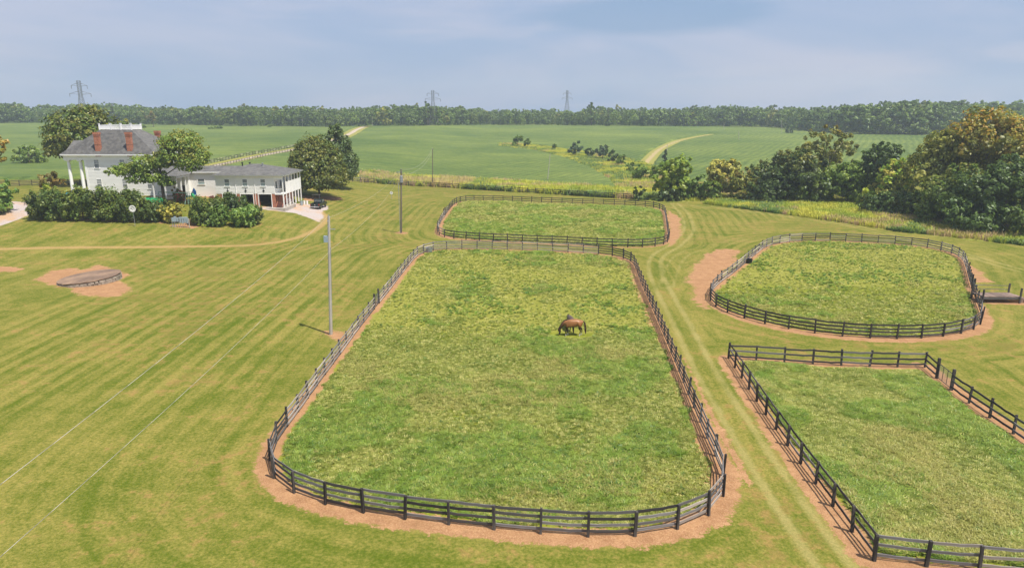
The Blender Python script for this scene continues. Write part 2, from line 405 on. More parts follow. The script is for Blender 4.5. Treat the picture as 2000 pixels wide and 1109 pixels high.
LANE2 = [tuple(p) for p in catmull(PL([(1355, 402), (1440, 410), (1544, 424), (1648, 438), (1749, 462), (1860, 490), (2000, 530), (2100, 550)]), False, 6)]
LANE3 = [tuple(p) for p in catmull(PL([(1300, 560), (1330, 500), (1400, 478), (1480, 468), (1600, 462), (1800, 475), (1900, 505)]), False, 6)]
PATH = [tuple(p) for p in catmull(PL([(-60, 488), (100, 484), (250, 483), (400, 481), (500, 478), (570, 467), (610, 452), (632, 436), (636, 424), (622, 410)]), False, 6)]
GRAVEL = [PL([(498, 405), (545, 400.5), (575, 397), (604, 399), (640, 402), (640, 409), (628, 413), (632, 424), (622, 434), (606, 426), (575, 416), (520, 410)]),
          PL([(-90, 480), (0, 441), (30, 431), (56, 420), (56, 396), (22, 393), (24, 409), (0, 421), (-90, 445)])]
DIRT = [PL([(66, 547), (100, 529), (140, 524), (150, 530), (178, 524), (192, 519), (245, 531), (248, 538), (226, 546), (258, 564), (236, 577), (200, 581), (165, 575), (130, 562), (98, 556)]),
        PL([(-60, 524), (10, 521), (42, 524), (30, 530), (-60, 535)]),
        PL([(628, 650), (648, 645), (672, 648), (690, 655), (668, 668), (640, 658)]), PL([(770, 455), (783, 452), (798, 455), (785, 458)]),
        PL([(1400, 488), (1428, 486), (1452, 490), (1425, 500), (1443, 508), (1425, 522), (1388, 578), (1380, 602), (1356, 585), (1346, 548), (1358, 516), (1382, 497)]),
        PL([(1306, 412), (1324, 424), (1330, 450), (1318, 478), (1305, 482)]),
        PL([(1905, 578), (1925, 583), (2000, 586), (2100, 590), (2100, 600), (1990, 596), (1920, 592)]),
        PL([(1892, 517), (1912, 530), (1931, 549), (1915, 552), (1900, 548)]),
        PL([(340, 442), (372, 430), (392, 432), (396, 440), (375, 446)]), PL([(108, 425), (190, 426), (330, 433), (320, 436), (190, 430), (120, 430)]),
        PL([(590, 383), (640, 383), (668, 386), (660, 391), (600, 392)]), PL([(376, 381), (420, 378), (432, 383), (400, 388)]),
        PL([(1740, 712), (1806, 713), (1822, 736), (1806, 735), (1790, 722)])]
WEED_A = [tuple(p) for p in FIELDW[4:]]+PL([(1210, 374), (1150, 369.5), (1060, 363.5), (960, 356.5), (860, 350.5), (760, 342.5), (700, 338)])
WEED_B = PL([(1375, 399), (1440, 407), (1544, 421), (1648, 436), (1749, 452), (1857, 464), (2000, 480), (2120, 492), (2120, 440), (1960, 440), (1820, 420), (1700, 398), (1560, 384), (1400, 382)])

# ------------------------------------------------------------------ terrain
rings = np.concatenate([np.geomspace(4, 26, 14, endpoint=False), np.geomspace(26, 190, 300, endpoint=False), np.geomspace(190, 760, 110, endpoint=False), np.geomspace(760, 3200, 40)])
angs = np.linspace(-R(62), R(62), 620)
RR, AA = np.meshgrid(rings, angs, indexing='ij')
X = (RR*np.sin(AA)).ravel(); Y = (RR*np.cos(AA)).ravel()
sd_main = sdf(X, Y, MAINW); sd_far = sdf(X, Y, FARW); sd_oval = sdf(X, Y, OVALW); sd_rf = sdf(X, Y, RFW)
sd = np.minimum(np.minimum(sd_main, sd_far), np.minimum(sd_oval, sd_rf))
def micro(x, y, sdv):
    k = sst(-sdv, 0.3, 1.6)
    return k*(0.22*(fbm(x*0.45, y*0.45, 11, 3)-0.45)) + 0.03*(fbm(x*0.8, y*0.8, 12, 2)-0.5)*sst(200-y, 0, 40)
Z = ground_z(X, Y)+micro(X, Y, sd)
nr, na = RR.shape
idx = np.arange(nr*na).reshape(nr, na)
F = np.stack([idx[:-1, :-1], idx[:-1, 1:], idx[1:, 1:], idx[1:, :-1]], -1).reshape(-1, 4)[:, ::-1]
me = np_mesh('ground', np.stack([X, Y, Z], 1), F)
me.polygons.foreach_set('use_smooth', [True]*len(me.polygons))
crop = sdf(X, Y, CROP)
crop = np.maximum(crop, -sdf(X, Y, VALLEY)); crop = np.maximum(crop, 5.5-dist_line(X, Y, DRIVE)); crop = np.maximum(crop, 3.2-dist_line(X, Y, TRACK))
weed = np.minimum(np.minimum(sdf(X, Y, WEED_A), sdf(X, Y, WEED_B)), sdf(X, Y, VALLEY))
weed = np.minimum(weed, np.where(Y > 185, np.maximum(crop*-1, 0)*-1+0.0, 99)*0+np.where((Y > 200), 3.0, 99))
dl = dist_line(X, Y, LANE); dl2 = dist_line(X, Y, LANE2); dl3 = dist_line(X, Y, LANE3)
rut = np.minimum(np.minimum(np.abs(dl-0.85), np.abs(dl2-0.8)), np.abs(dl3-0.85)+0.15)
dirt = np.min([sdf(X, Y, p) for p in DIRT], 0)
gravel = np.min([sdf(X, Y, p) for p in GRAVEL], 0)
# the edge along every fence: bare soil, wider outside on the near bends
fe = np.abs(sd+0.05)-0.55
wide = 0.45*sst(-Y, -56, -38)*sst(sd, -0.1, 0.3)*(sd_main < 3)
inner = 0.45*sst(-sd_main, 0, .4)*(sd_main > -3)*(X > 8)*(Y < 110)
wide2 = 0.6*(np.abs(sd_oval) < 4)*sst(sd_oval, -0.1, 0.3)*sst(-Y, -76, -66)
wide3 = 0.5*(np.abs(sd_rf) < 4)*sst(sd_rf, -0.1, 0.3)+0.35*(np.abs(sd_far) < 4)*sst(-sd_far, 0, 0.3)*(X < 5)
fe = fe-wide-inner-wide2-wide3
for nme, arr in (('padd', sd), ('fedge', fe), ('crop', crop), ('weed', weed), ('rut', rut), ('laned', dl), ('dirt', dirt), ('gravel', gravel),
                 ('drive', dist_line(X, Y, DRIVE)), ('track', dist_line(X, Y, TRACK)), ('path', dist_line(X, Y, PATH)), ('graze', np.where(sd_main < 0, sst(Y, 60, 68), np.where(sd_oval < 0, sst(Y, 78, 86), 0.15)))):
    vattr(me, nme, arr)

def ground_mat():
    m, q, out = new_mat('ground')
    geo = q.new('ShaderNodeNewGeometry'); pos = geo.outputs['Position']
    A = q.attr; mul = lambda a, b: q.math('MULTIPLY', a, b); add = lambda a, b: q.math('ADD', a, b); sub = lambda a, b: q.math('SUBTRACT', a, b)
    n_big = q.noise(pos, 0.035, 3, 0.6); n_mid = q.noise(pos, 0.16, 4, 0.65); n_sm = q.noise(pos, 0.9, 4, 0.7); n_f = q.noise(pos, 5.0, 3, 0.75); n_ff = q.noise(pos, 16.0, 2, 0.8)
    # mown lawn: passes follow the paddock fences
    padd = A('padd')
    wob = add(padd, mul(sub(n_mid, 0.5), 1.3))
    st = q.math('SINE', mul(wob, 2*math.pi/1.7))
    st2 = q.math('SINE', mul(wob, 2*math.pi/0.66))
    stf = add(mul(st, 0.5), mul(st2, 0.22))
    spy = q.new('ShaderNodeSeparateXYZ'); q.put(spy.inputs[0], pos)
    stmask = mul(mul(q.step(padd, 0.5, 4.0), q.step(padd, 48.0, 26.0, 0.25, 1.0)), mul(q.step(spy.outputs[1], 34.0, 46.0, 0.25, 1.0), q.step(n_big, 0.30, 0.55, 0.3, 1.0)))
    sp = q.new('ShaderNodeSeparateXYZ'); q.put(sp.inputs[0], pos); cb = q.new('ShaderNodeCombineXYZ')
    q.put(cb.inputs[0], mul(padd, 0.75)); q.put(cb.inputs[1], mul(sp.outputs[0], 0.05)); q.put(cb.inputs[2], mul(sp.outputs[1], 0.05))
    n_st = q.noise(cb.outputs[0], 1.0, 4, 0.65)
    lf = add(add(0.50, add(mul(mul(stf, stmask), 0.27), mul(sub(n_st, 0.5), 1.0))), add(mul(sub(n_mid, 0.5), 1.0), add(mul(sub(n_sm, 0.5), 0.8), mul(sub(n_f, 0.5), 1.1))))
    lawn = q.mix(q.step(lf, 0.05, 0.95), (0.084, 0.114, 0.010), (0.248, 0.208, 0.050))
    dry = mul(q.step(add(add(n_sm, mul(sub(n_mid, 0.5), 0.9)), mul(sub(n_big, 0.5), 0.7)), 0.54, 0.74), 0.6)
    lawn = q.mix(dry, lawn, (0.29, 0.165, 0.062))
    lush = q.step(add(n_mid, mul(sub(n_big, 0.5), 0.9)), 0.57, 0.72)
    lawn = q.mix(mul(lush, 0.5), lawn, (0.075, 0.12, 0.009))
    # straw coloured wheel ruts and lanes
    rutf = mul(q.step(add(A('rut'), mul(sub(n_sm, 0.5), 0.8)), 0.5, 0.05), q.step(n_mid, 0.3, 0.6, 0.4, 1.0))
    lawn = q.mix(mul(rutf, 0.85), lawn, q.mix(n_f, (0.25, 0.23, 0.065), (0.33, 0.26, 0.10)))
    pathf = q.step(add(A('path'), mul(sub(n_sm, 0.5), 1.2)), 1.0, 0.25)
    lawn = q.mix(mul(pathf, 0.8), lawn, (0.36, 0.235, 0.095))
    # paddock turf under the tufts
    pc = q.mix(q.step(n_sm, 0.35, 0.68), (0.14, 0.168, 0.014), (0.235, 0.238, 0.034))
    grz = q.mix(q.step(add(mul(n_sm, .6), mul(n_f, .4)), 0.38, 0.62), (0.176, 0.188, 0.028), (0.262, 0.248, 0.052))
    pc = q.mix(q.step(add(A('graze'), mul(sub(n_mid, 0.5), 1.2)), 0.35, 0.75), pc, grz)
    c = q.mix(q.step(padd, 0.15, -0.15), lawn, pc)
    # tall weed ground, crop soil
    wc = q.mix(n_sm, (0.19, 0.24, 0.035), (0.36, 0.34, 0.08))
    c = q.mix(q.step(add(A('weed'), mul(sub(n_sm, 0.5), 1.5)), 0.5, -0.3), c, wc)
    cropg = q.mix(n_mid, (0.05, 0.10, 0.025), (0.10, 0.15, 0.03))
    c = q.mix(q.step(A('crop'), 0.8, 0.0), c, cropg)
    vg = q.mix(n_mid, (0.20, 0.21, 0.04), (0.31, 0.27, 0.08))
    df = mul(q.step(A('drive'), 5.8, 5.0), q.step(A('crop'), -0.2, 0.3)); c = q.mix(df, c, vg)
    c = q.mix(q.step(A('drive'), 1.9, 1.5), c, (0.42, 0.34, 0.26))
    c = q.mix(q.step(add(A('track'), mul(sub(n_sm, .5), 1.0)), 3.6, 2.8), c, vg)
    c = q.mix(mul(q.step(add(A('track'), mul(sub(n_mid, .5), 1.5)), 1.4, 0.6), 0.8), c, (0.40, 0.30, 0.17))
    # bare red soil
    soil = q.mix(q.step(add(mul(n_sm, 0.5), mul(n_f, 0.5)), 0.35, 0.65), (0.42, 0.235, 0.115), (0.26, 0.132, 0.062))
    soil = q.mix(mul(q.step(n_ff, 0.45, 0.75), 0.4), soil, (0.50, 0.33, 0.20))
    soil = q.mix(mul(q.step(n_mid, 0.48, 0.66), 0.5), soil, (0.30, 0.165, 0.08))
    ef = q.step(add(A('fedge'), add(add(mul(sub(n_sm, 0.5), 1.5), mul(sub(n_mid, .5), .8)), mul(sub(n_f, 0.5), 1.0))), 0.12, -0.12)
    dfc = q.step(add(A('dirt'), add(add(mul(sub(n_sm, 0.5), 3.0), mul(sub(n_mid, .5), 3.5)), mul(sub(n_f, 0.5), 1.6))), 0.25, -0.15)
    prints = q.step(q.noise(q.mapping(pos, (1, 1.5, 1)), 2.6, 4, 0.8), 0.50, 0.66)
    soil = q.mix(mul(prints, 0.45), soil, (0.24, 0.13, 0.065))
    c = q.mix(q.math('MAXIMUM', ef, dfc), c, soil)
    grv = q.mix(n_f, (0.34, 0.30, 0.29), (0.48, 0.40, 0.35)); grv = q.mix(q.step(n_mid, .45, .62), grv, (0.44, 0.29, 0.18))
    c = q.mix(q.step(add(A('gravel'), mul(sub(n_sm, 0.5), 1.2)), 0.3, -0.2), c, grv)
    # grain of single blades and clods
    c = q.mix(1.0, c, q.mix(n_ff, (0.55, 0.57, 0.55), (1.45, 1.43, 1.45)), 'MULTIPLY')
    c = q.mix(1.0, c, q.mix(n_f, (0.68, 0.72, 0.68), (1.32, 1.28, 1.32)), 'MULTIPLY')
    b = q.new('ShaderNodeBsdfPrincipled'); q.put(b.inputs['Base Color'], c); b.inputs['Roughness'].default_value = 1.0; b.inputs['Specular IOR Level'].default_value = 0.05
    q.put(b.inputs['Normal'], q.bump(add(mul(n_f, 0.6), mul(n_ff, 0.4)), 0.5, 0.08))
    q.l.new(b.outputs[0], out.inputs[0]); return m
M['ground'] = ground_mat()
prop(link('ground', me, None, M['ground']), 'grassy farmland ground with mown lawn, dirt strips and rutted lanes', None, None, 'structure')

# soybean canopy: a sheet standing proud of the soil, sunk below it outside its edges
ir = np.where(rings > 178)[0]; r0 = ir[0]; i1 = np.searchsorted(rings, 1000)
RR2, AA2 = np.meshgrid(np.geomspace(175, 1000, 260), np.linspace(-R(50), R(50), 760), indexing='ij')
X2 = (RR2*np.sin(AA2)).ravel(); Y2 = (RR2*np.cos(AA2)).ravel()
c2 = sdf(X2, Y2, CROP); c2 = np.maximum(c2, -sdf(X2, Y2, VALLEY)); c2 = np.maximum(c2, 5.8-dist_line(X2, Y2, DRIVE)); c2 = np.maximum(c2, 3.5-dist_line(X2, Y2, TRACK))
for p in [(1015, 282), (700, 250), (1545, 262)]: pass
c2 = c2+1.6*(fbm(X2*0.15, Y2*0.15, 31, 3)-0.5)
Z2 = ground_z(X2, Y2)+np.clip(-c2*1.2, -0.9, 0.75)+0.22*(fbm(X2*0.25, Y2*0.25, 33, 3)-0.5)*(c2 < 0)
n2r, n2a = RR2.shape; id2 = np.arange(n2r*n2a).reshape(n2r, n2a)
F2 = np.stack([id2[:-1, :-1], id2[:-1, 1:], id2[1:, 1:], id2[1:, :-1]], -1).reshape(-1, 4)[:, ::-1]
F2 = F2[(c2[F2] < 1.2).any(1)]
me2 = np_mesh('soybean_crop', np.stack([X2, Y2, Z2], 1), F2); me2.polygons.foreach_set('use_smooth', [True]*len(me2.polygons))
def crop_mat():
    m, q, out = new_mat('soybean_leaves')
    geo = q.new('ShaderNodeNewGeometry'); pos = geo.outputs['Position']
    n1 = q.noise(q.mapping(pos, (1, 1, 1)), 0.012, 3, 0.6); n2 = q.noise(q.mapping(pos, (0.35, 1.4, 1), rot=(0, 0, 0.15)), 0.11, 4, 0.65, 0.6)
    n3 = q.noise(q.mapping(pos, (0.5, 1.2, 1)), 0.5, 5, 0.8); n4 = q.noise(pos, 3.0, 2, 0.8)
    f = q.math('ADD', q.math('ADD', q.math('MULTIPLY', n1, 0.5), q.math('MULTIPLY', n2, 0.35)), q.math('MULTIPLY', n3, 0.40))
    c = q.mix(q.step(f, 0.48, 0.78), (0.066, 0.112, 0.022), (0.160, 0.200, 0.040))
    wv = q.new('ShaderNodeTexWave'); q.put(wv.inputs[0], q.mapping(pos, (1, 1, 1), rot=(0, 0, 0.5))); wv.inputs['Scale'].default_value = 0.09; wv.inputs['Distortion'].default_value = 6.0; wv.inputs['Detail'].default_value = 3.0; wv.inputs['Detail Scale'].default_value = 0.35
    c = q.mix(1.0, c, q.mix(wv.outputs['Fac'], (0.80, 0.84, 0.84), (1.18, 1.14, 1.10)), 'MULTIPLY')
    yel = q.step(q.math('ADD', n2, q.math('MULTIPLY', q.math('SUBTRACT', n1, 0.5), 0.8)), 0.63, 0.8)
    c = q.mix(q.math('MULTIPLY', yel, 0.5), c, (0.20, 0.25, 0.05))
    c = q.mix(1.0, c, q.mix(n4, (0.6, 0.6, 0.6), (1.4, 1.4, 1.4)), 'MULTIPLY')
    c = q.mix(1.0, c, q.mix(q.noise(pos, 0.5, 3, 0.9), (0.55, 0.6, 0.55), (1.45, 1.4, 1.45)), 'MULTIPLY')
    b = q.new('ShaderNodeBsdfPrincipled'); q.put(b.inputs['Base Color'], c); b.inputs['Roughness'].default_value = 0.8; b.inputs['Specular IOR Level'].default_value = 0.15
    q.put(b.inputs['Normal'], q.bump(q.math('ADD', n3, q.math('MULTIPLY', n4, 0.7)), 0.7, 0.5))
    q.l.new(b.outputs[0], out.inputs[0]); return m
prop(link('soybean_crop', me2, None, crop_mat()), 'green soybean crop covering the rolling fields behind the farm', 'crop', None, 'stuff')

# ------------------------------------------------------------------ scattering (uncountable ground cover only)
def scatter_tree(srcs):
    t = bpy.data.node_groups.new('scatter', 'GeometryNodeTree')
    t.interface.new_socket('Geometry', in_out='INPUT', socket_type='NodeSocketGeometry'); t.interface.new_socket('Geometry', in_out='OUTPUT', socket_type='NodeSocketGeometry')
    n = t.nodes; gi = n.new('NodeGroupInput'); go = n.new('NodeGroupOutput')
    ci = n.new('GeometryNodeCollectionInfo'); ci.inputs['Collection'].default_value = srcs; ci.inputs['Separate Children'].default_value = True; ci.inputs['Reset Children'].default_value = True
    ip = n.new('GeometryNodeInstanceOnPoints'); ip.inputs['Pick Instance'].default_value = True
    def at(name, typ):
        a = n.new('GeometryNodeInputNamedAttribute'); a.data_type = typ; a.inputs['Name'].default_value = name
        return [o for o in a.outputs if o.enabled and o.name == 'Attribute'][0]
    l = t.links
    l.new(gi.outputs[0], ip.inputs['Points']); l.new(ci.outputs[0], ip.inputs['Instance'])
    l.new(at('idx', 'INT'), ip.inputs['Instance Index']); l.new(at('rot', 'FLOAT_VECTOR'), ip.inputs['Rotation']); l.new(at('scl', 'FLOAT_VECTOR'), ip.inputs['Scale'])
    l.new(ip.outputs[0], go.inputs[0]); return t

def scatter(name, label, cat, pts, scl, idx, srcs, rot=None, tilt=0.15):
    n = len(pts); m = bpy.data.meshes.new(name); m.vertices.add(n); m.vertices.foreach_set('co', pts.astype(np.float32).ravel())
    rot = np.stack([rng.normal(0, tilt, n), rng.normal(0, tilt, n), rng.uniform(0, 2*math.pi, n)], 1) if rot is None else rot
    a = m.attributes.new('rot', 'FLOAT_VECTOR', 'POINT'); a.data.foreach_set('vector', rot.astype(np.float32).ravel())
    s3 = scl if scl.ndim == 2 else np.repeat(scl[:, None], 3, 1)
    a = m.attributes.new('scl', 'FLOAT_VECTOR', 'POINT'); a.data.foreach_set('vector', s3.astype(np.float32).ravel())
    a = m.attributes.new('idx', 'INT', 'POINT'); a.data.foreach_set('value', idx.astype(np.int32))
    o = bpy.data.objects.new(name, m); COL.objects.link(o)
    md = o.modifiers.new('scatter', 'NODES'); md.node_group = scatter_tree(srcs)
    return prop(o, label, cat, None, 'stuff')

def blades(n, h, wd, spread, lean=0.5, head=None):
    vs = []; fs = []
    for k in range(n):
        a = random.uniform(0, 6.283); r = spread*math.sqrt(random.random()); x, y = r*math.cos(a), r*math.sin(a)
        b = random.uniform(0, 6.283); L = h*random.uniform(0.55, 1.15); ln = lean*random.uniform(0.3, 1.2)*L
        dx, dy = math.cos(b), math.sin(b); px_, py_ = -dy*wd/2, dx*wd/2; i = len(vs)
        vs += [(x-px_, y-py_, -0.05), (x+px_, y+py_, -0.05), (x+px_*.9+dx*ln*.35, y+py_*.9+dy*ln*.35, L*.62), (x-px_*.9+dx*ln*.35, y-py_*.9+dy*ln*.35, L*.62), (x+dx*ln, y+dy*ln, L*.92)]
        fs += [(i, i+1, i+2, i+3), (i+3, i+2, i+4)]
    return vs, fs

def source_collection(name, specs):
    c = bpy.data.collections.new(name)
    for i, (vs, fs, mat) in enumerate(specs):
        m = bpy.data.meshes.new('%s_%d' % (name, i)); m.from_pydata(vs, [], fs); m.materials.append(mat); m.update()
        o = bpy.data.objects.new('%s_%02d' % (name, i), m); c.objects.link(o)
    return c

gr_a = leafy('paddock_grass', 0.3, 1.38, False, (0.146, 0.180, 0.024), (0.226, 0.244, 0.050), 0.35, 0.3, (0.36, 0.33, 0.12))
gr_b = leafy('lush_grass', 0.3, 1.5, False, (0.110, 0.168, 0.018), (0.168, 0.214, 0.036), 0.5, 0.3)
gr_c = leafy('broadleaf_weed', 0.25, 1.4, False, (0.06, 0.115, 0.022), (0.10, 0.16, 0.035), 0.5, 0.3)
gr_d = leafy('dry_seeding_grass', 0.25, 1.3, False, (0.24, 0.235, 0.06), (0.32, 0.29, 0.09), 0.5, 0.25)
tufts = source_collection('grass_tuft', [(*blades(12, 0.17, 0.04, 0.15, 1.5), gr_a), (*blades(14, 0.20, 0.035, 0.17, 1.3), gr_a), (*blades(14, 0.20, 0.05, 0.14, 1.5), gr_b),
                                         (*blades(14, 0.16, 0.09, 0.12, 1.6), gr_c), (*blades(12, 0.28, 0.03, 0.15, 1.0), gr_d)])

def cover(polys_w, dens_fn, n_max, margin=0.8):
    P_ = np.array(polys_w); x0, y0 = P_.min(0); x1, y1 = P_.max(0)
    x = rng.uniform(x0, x1, n_max); y = rng.uniform(y0, y1, n_max)
    s = sdf(x, y, polys_w); keep = s < -margin+0.8*(fbm(x, y, 3, 2)-0.5)
    d = dens_fn(x, y); keep &= rng.uniform(0, 1, n_max) < d
    hp_ = G(1117, 656); keep &= ((x-hp_.x)/2.2)**2+((y-hp_.y-.6)/1.6)**2 > 1
    keep &= np.abs(np.arctan2(x, y)) < R(46); keep &= y > 18
    x, y, s = x[keep], y[keep], s[keep]
    return np.stack([x, y, ground_z(x, y)+micro(x, y, s)-0.02], 1)

def paddock_cover(name, label, poly, n_max, dens, scale, dryf, margin):
    p = cover(poly, dens, n_max, margin); x, y = p[:, 0], p[:, 1]
    patch = fbm(x*0.22, y*0.22, 41, 3); patch2 = fbm(x*0.12+9, y*0.12, 51, 3); u = rng.uniform(0, 1, len(p))
    idx = np.where(u < 0.5, 0, 1); idx = np.where((patch > 0.55) & (u < 0.7), 2, idx); idx = np.where((patch > 0.6) & (u < 0.16), 3, idx); idx = np.where(u > 0.985, 3, idx)
    idx = np.where((patch2 > 0.62-dryf) & (u > 0.72) & (u < 0.985), 4, idx)
    sc = scale*rng.uniform(0.6, 1.35, len(p))*(0.7+0.65*patch)*(1+y/160)
    return scatter(name, label, 'grass', p, sc, idx, tufts, tilt=0.12)

def dens_main(x, y):
    gz = sst(y, 58, 68); lush = fbm(x*0.25, y*0.25, 61, 3)
    return np.clip((1-gz)*(0.55+0.6*lush)+gz*(0.07+0.4*sst(lush, 0.62, 0.80)), 0, 1)
o = paddock_cover('paddock_grass', 'rough green grass growing in the long central paddock', MAINW, 330000, dens_main, 0.58, 0.0, 0.7)
o = paddock_cover('paddock_grass', 'yellowish grass going to seed in the near right paddock', RFW, 260000, lambda x, y: 0.7+0*x, 0.66, 0.06, 0.8)
o = paddock_cover('paddock_grass', 'rough grass growing in the rounded right hand paddock', OVALW, 110000, lambda x, y: np.clip(0.05+0.5*sst(-y, -84, -74)+0.25*fbm(x*.2, y*.2, 8, 2)*0.6, 0, 1), 0.6, -0.05, 0.6)
o = paddock_cover('paddock_grass', 'bright rough grass growing in the farthest paddock', FARW, 110000, lambda x, y: 0.4+0*x, 0.7, -0.02, 0.9)

# tall weeds
wd_a = leafy('tall_yellow_green_weed', 0.3, 1.45, False, (0.20, 0.25, 0.025), (0.40, 0.37, 0.05), 0.12, 0.25)
wd_b = leafy('tall_pinkish_seed_grass', 0.3, 1.2, False, (0.40, 0.28, 0.16), (0.46, 0.34, 0.16), 0.2, 0.2)
wd_c = leafy('tall_dark_weed', 0.25, 1.3, False, (0.08, 0.14, 0.03), (0.15, 0.20, 0.05), 0.2, 0.25)
weeds = source_collection('tall_weed', [(*blades(16, 1.0, 0.10, 0.45, 0.4), wd_a), (*blades(16, 1.2, 0.08, 0.45, 0.3), wd_a), (*blades(14, 1.25, 0.07, 0.4, 0.25), wd_b), (*blades(20, 0.9, 0.16, 0.45, 0.5), wd_c)])
def weed_cover(label, poly, n_max, pink, scale, dark=0.6):
    p = cover(poly, lambda x, y: 0.9+0*x, n_max, 0.1); x, y = p[:, 0], p[:, 1]; pt = fbm(x*0.07, y*0.12, 71, 3); pt2 = fbm(x*0.1+3, y*0.1, 81, 3); u = rng.uniform(0, 1, len(p))
    idx = np.where(u < .5, 0, 1); idx = np.where((pt > pink) & (u < 0.7), 2, idx); idx = np.where((pt2 > dark) & (u < 0.8), 3, idx)
    scatter('tall_weeds', label, 'weeds', p, scale*rng.uniform(0.6, 1.2, len(p)), idx, weeds)
weed_cover('yellow green weeds with pinkish seed heads along the far field fence', WEED_A, 38000, 0.55, 1.55)
weed_cover('yellow green tall grass strip below the right hand trees', WEED_B, 40000, 0.58, 0.95)
weed_cover('weeds and brambles filling the hollow between the crop fields', VALLEY, 40000, 0.55, 1.0, 0.52)
verge = [tuple(np.array(p)+np.array([0, 6.2])) for p in DRIVE[10:52]]+[tuple(np.array(p)+np.array([0, 3.6])) for p in DRIVE[10:52][::-1]]

# ------------------------------------------------------------------ fences
def post_mesh(name, h, wd, mat, seed):
    random.seed(seed); b = MB(); b.box((0, 0, h/2-0.15), (wd, wd, h+0.3), taper=0.94)
    b.box((0.004, 0, h+0.012), (wd*0.86, wd*0.86, 0.03), rx=0.1*random.uniform(-1, 1)); m = b.mesh(name); m.materials.append(mat); return m
def rail_mesh(name, mat, seed, hh=0.155, th=0.035):
    rr = random.Random(seed); vs = []; fs = []; n = 5
    for i in range(n+1):
        t = i/n; z = -0.035*4*t*(1-t)*rr.uniform(0.2, 1.3)+rr.uniform(-.006, .006); y = rr.uniform(-.008, .008)
        vs += [(t, y-th/2, z-hh/2), (t, y+th/2, z-hh/2), (t, y+th/2, z+hh/2), (t, y-th/2, z+hh/2)]
    for i in range(n):
        a = 4*i
        for k in range(4): fs.append((a+k, a+(k+1) % 4, a+4+(k+1) % 4, a+4+k))
    fs += [(3, 2, 1, 0), (4*n, 4*n+1, 4*n+2, 4*n+3)]
    m = bpy.data.meshes.new(name); m.from_pydata(vs, [], fs); m.materials.append(mat); return m
POSTS = [post_mesh('post', 1.39+0.02*k, 0.13+0.012*k, M['post_dark'], k) for k in range(3)]
GPOST = post_mesh('gate_post', 1.72, 0.2, M['post_dark'], 9)
RAILS = {k: [rail_mesh('rail', M[k], 10+j) for j in range(4)] for k in ('rail_dark', 'rail_grey', 'rail_brown')}
H4 = (0.26, 0.61, 0.96, 1.31); H3 = (0.38, 0.83, 1.28)

def gate(parent, a, b, za, zb, base, h=1.3, nm='gate'):
    a = Vector(a); b = Vector(b); d = b-a; L = d.length-0.3
    t = MB(); g0 = Vector((0.15, 0, 0.12)); 
    for z in (0.12, h): t.tube((0, 0, z), (L, 0, z), 0.03, n=6)
    for k in range(4): t.tube((L*k/3, 0, 0.12), (L*k/3, 0, h), 0.022 if 0 < k < 3 else 0.03, n=6)
    o = t.build(nm, M['metal_dark'], parent)
    o.location = a+d.normalized()*0.15-base; o.location.z = za-base.z; o.rotation_euler = (0, -math.atan2(zb-za, d.length), math.atan2(d.y, d.x))
    w_ = MB()
    for k in range(1, 24): w_.box((L*k/24, 0, (0.12+h)/2), (0.006, 0.006, h-0.12))
    for k in range(1, 11): z = 0.12+(h-.12)*k/11; w_.box((L/2, 0.008, z), (L, 0.006, 0.006))
    w_.build('wire_mesh', M['metal'], o)
    return o

